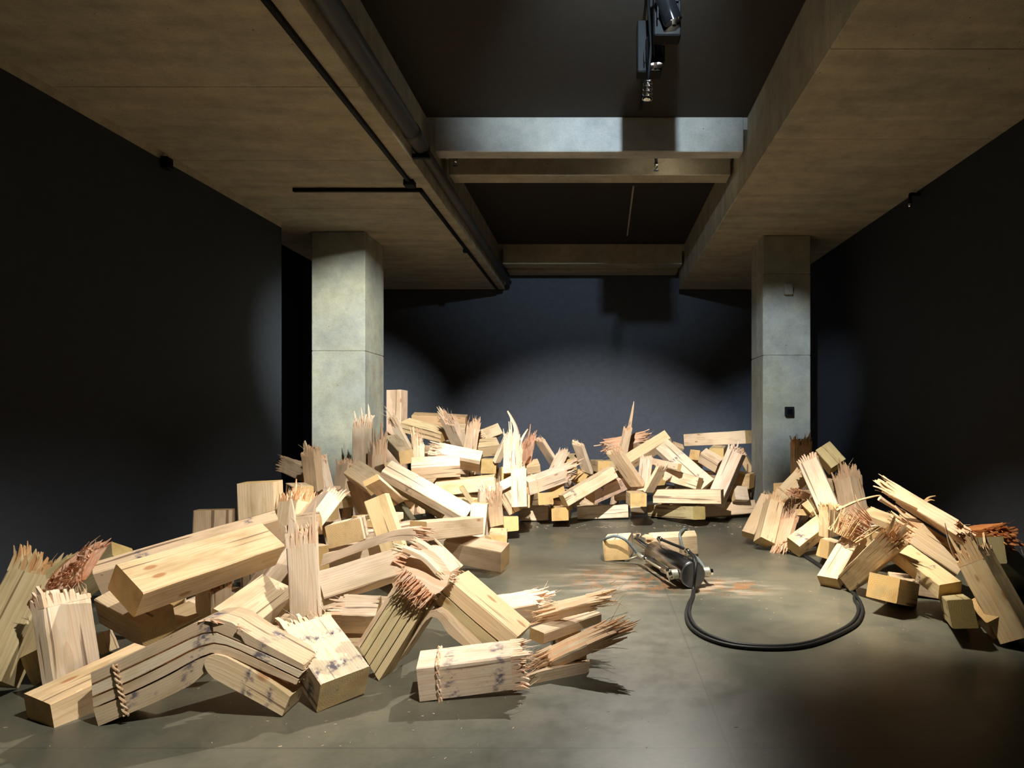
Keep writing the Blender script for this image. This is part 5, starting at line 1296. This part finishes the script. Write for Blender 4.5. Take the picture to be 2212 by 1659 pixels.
put('rod', [P(1431, 1231, 4.98), P(1394, 1209, 5.36)], .011, CAN)
put('ferrule', [P(1396, 1210, 5.34), P(1391, 1206.5, 5.40)], .023, CHROME)
put('sleeve', [P(1391, 1206.5, 5.40), P(1378, 1197, 5.52)], .019, ZINC)
put('hose', spline([P(1378, 1197, 5.52), P(1366, 1182, 5.52), P(1349, 1165, 5.50), P(1328, 1158, 5.54), P(1308, 1164, 5.62), P(1303, 1170, 5.9)], 6), .0125, GREYHOSE)
put('tail', [P(1376, 1202, 5.50), P(1362, 1207, 5.50), P(1350, 1211, 5.52)], .009, CAN)
rope2 = tag(empty('wire_sling', P(1476, 1144, 5.97)), 'grey ribbed hose draped over the cracked timber behind the cylinder', 'cable', 'wire slings on the steel cylinder')
put('hose', spline([P(1484, 1147, 6.12), P(1478, 1143.5, 6.0), P(1470, 1150, 5.84), P(1468.5, 1158, 5.79), P(1472, 1172, 5.73), P(1478, 1186, 5.55), P(1506, 1206, 5.15), P(1527, 1236, 4.86)], 6), .0125, GREYHOSE, 10, rope2, rope2.location)
def floorp(p, r):
    px, py = 1440 + p[0] / 4.809, 1240 + p[1] / 4.809
    y = F * (H - r) / (py - CY)
    return P(px, py, y)
outer = [(265, 235), (232, 300), (203, 420), (235, 530), (330, 620), (480, 692), (700, 748), (1000, 774), (1300, 768), (1550, 722), (1800, 622), (1965, 525), (2025, 430), (2032, 350), (1995, 262)]
inner = [(275, 235), (250, 300), (236, 400), (270, 500), (350, 585), (500, 662), (710, 722), (1000, 749), (1290, 743), (1540, 696), (1770, 602), (1920, 510), (1987, 410), (1985, 330), (1950, 258)]
hr = .0118
for i, (lst, start, lab) in enumerate(((outer, [P(1424, 1166.5, 5.42), P(1449, 1177, 5.15), P(1480, 1190, 4.98), P(1498, 1203, 4.82), P(1503, 1216, 4.69), P(1502, 1240, 4.63), P(1498, 1270, 4.62)], 'outer of two black hydraulic hoses looping over the floor from the cylinder'),
                                      (inner, [P(1484, 1193, 4.93), P(1494, 1200, 4.82), P(1500, 1214, 4.70), P(1501, 1240, 4.665), P(1499, 1268, 4.66)], 'inner of two black hydraulic hoses looping over the floor from the cylinder'))):
    far = [P(1837 + 8 * i, 1283 + 2 * i, 4.66), P(1815 + 8 * i, 1266, 4.9), P(1773 + 5 * i, 1228, 5.4), P(1731 + 6 * i, 1200, 5.9)]
    for f in far: f.z = hr
    start = [q + Vector((0, 0, .012)) for q in start[:-1]] + start[-1:]
    pts = start + [floorp(p, hr) for p in lst] + far
    bm = bmesh.new(); rr = spline(pts, 6); base = Vector((rr[0].x, rr[0].y, 0))
    tube(bm, [p - base for p in rr], hr, 10)
    h_ = link('hydraulic_hose', bm, RUBBER, None, True); h_.location = base
    tag(h_, lab, 'hose', 'hydraulic hoses')
    d = (rr[2] - rr[0]).normalized()
    bm = bmesh.new(); tube(bm, [rr[0] - base - d * .02, rr[0] - base + d * .05], .017, 12); f_ = link('hose_fitting', bm, CHROME, h_, True)
    bm = bmesh.new(); tube(bm, [rr[0] - base - d * .012, rr[0] - base + d * .006], .023, 6); tube(bm, [rr[0] - base, rr[0] - base - Vector((0, 0, .04))], .010, 8); link('hex_nut', bm, CHROME, f_)
# ------------------------------------------------------------------ chips and dust swept over the floor
bm = bmesh.new()
def chip(x, y, s):
    a = random.uniform(0, 6.3); d = Vector((math.cos(a), math.sin(a), 0)); e = Vector((-d.y, d.x, 0)); c = Vector((x, y, 0.001))
    w_ = s * random.uniform(.12, .3); hgt = s * random.uniform(.05, .12)
    lo = [c - d * s - e * w_, c + d * s * random.uniform(.6, 1), c + d * s * .3 + e * w_, c - d * s * .8 + e * w_ * .6]
    a_ = [bm.verts.new(v) for v in lo]; b_ = [bm.verts.new(c.lerp(v, .8) + Vector((0, 0, hgt))) for v in lo]
    bm.faces.new(a_); bm.faces.new(b_)
    for k in range(4): bm.faces.new((a_[k], a_[(k + 1) % 4], b_[(k + 1) % 4], b_[k]))
for i in range(130): chip(random.gauss(-.9, .8), random.gauss(2.75, .25), random.uniform(.002, .009))
for i in range(140): chip(random.gauss(.45, .45), random.gauss(5.0, .4), random.uniform(.002, .009))
for i in range(80): chip(random.uniform(-.2, 2.0), random.uniform(3.2, 6.5), random.uniform(.003, .010))
for i in range(160): chip(random.uniform(-1.2, 1.9), random.gauss(7.5, .12), random.uniform(.004, .02))
for i in range(80): chip(random.gauss(1.9, .25), random.gauss(4.2, .4), random.uniform(.002, .009))
o = link('wood_chips', bm, TORN); o.color = (*TINT['white'], 1); o['red'] = .1
tag(o, 'pale wood chips and crumbs scattered over the concrete floor', 'wood chips', None, 'stuff')
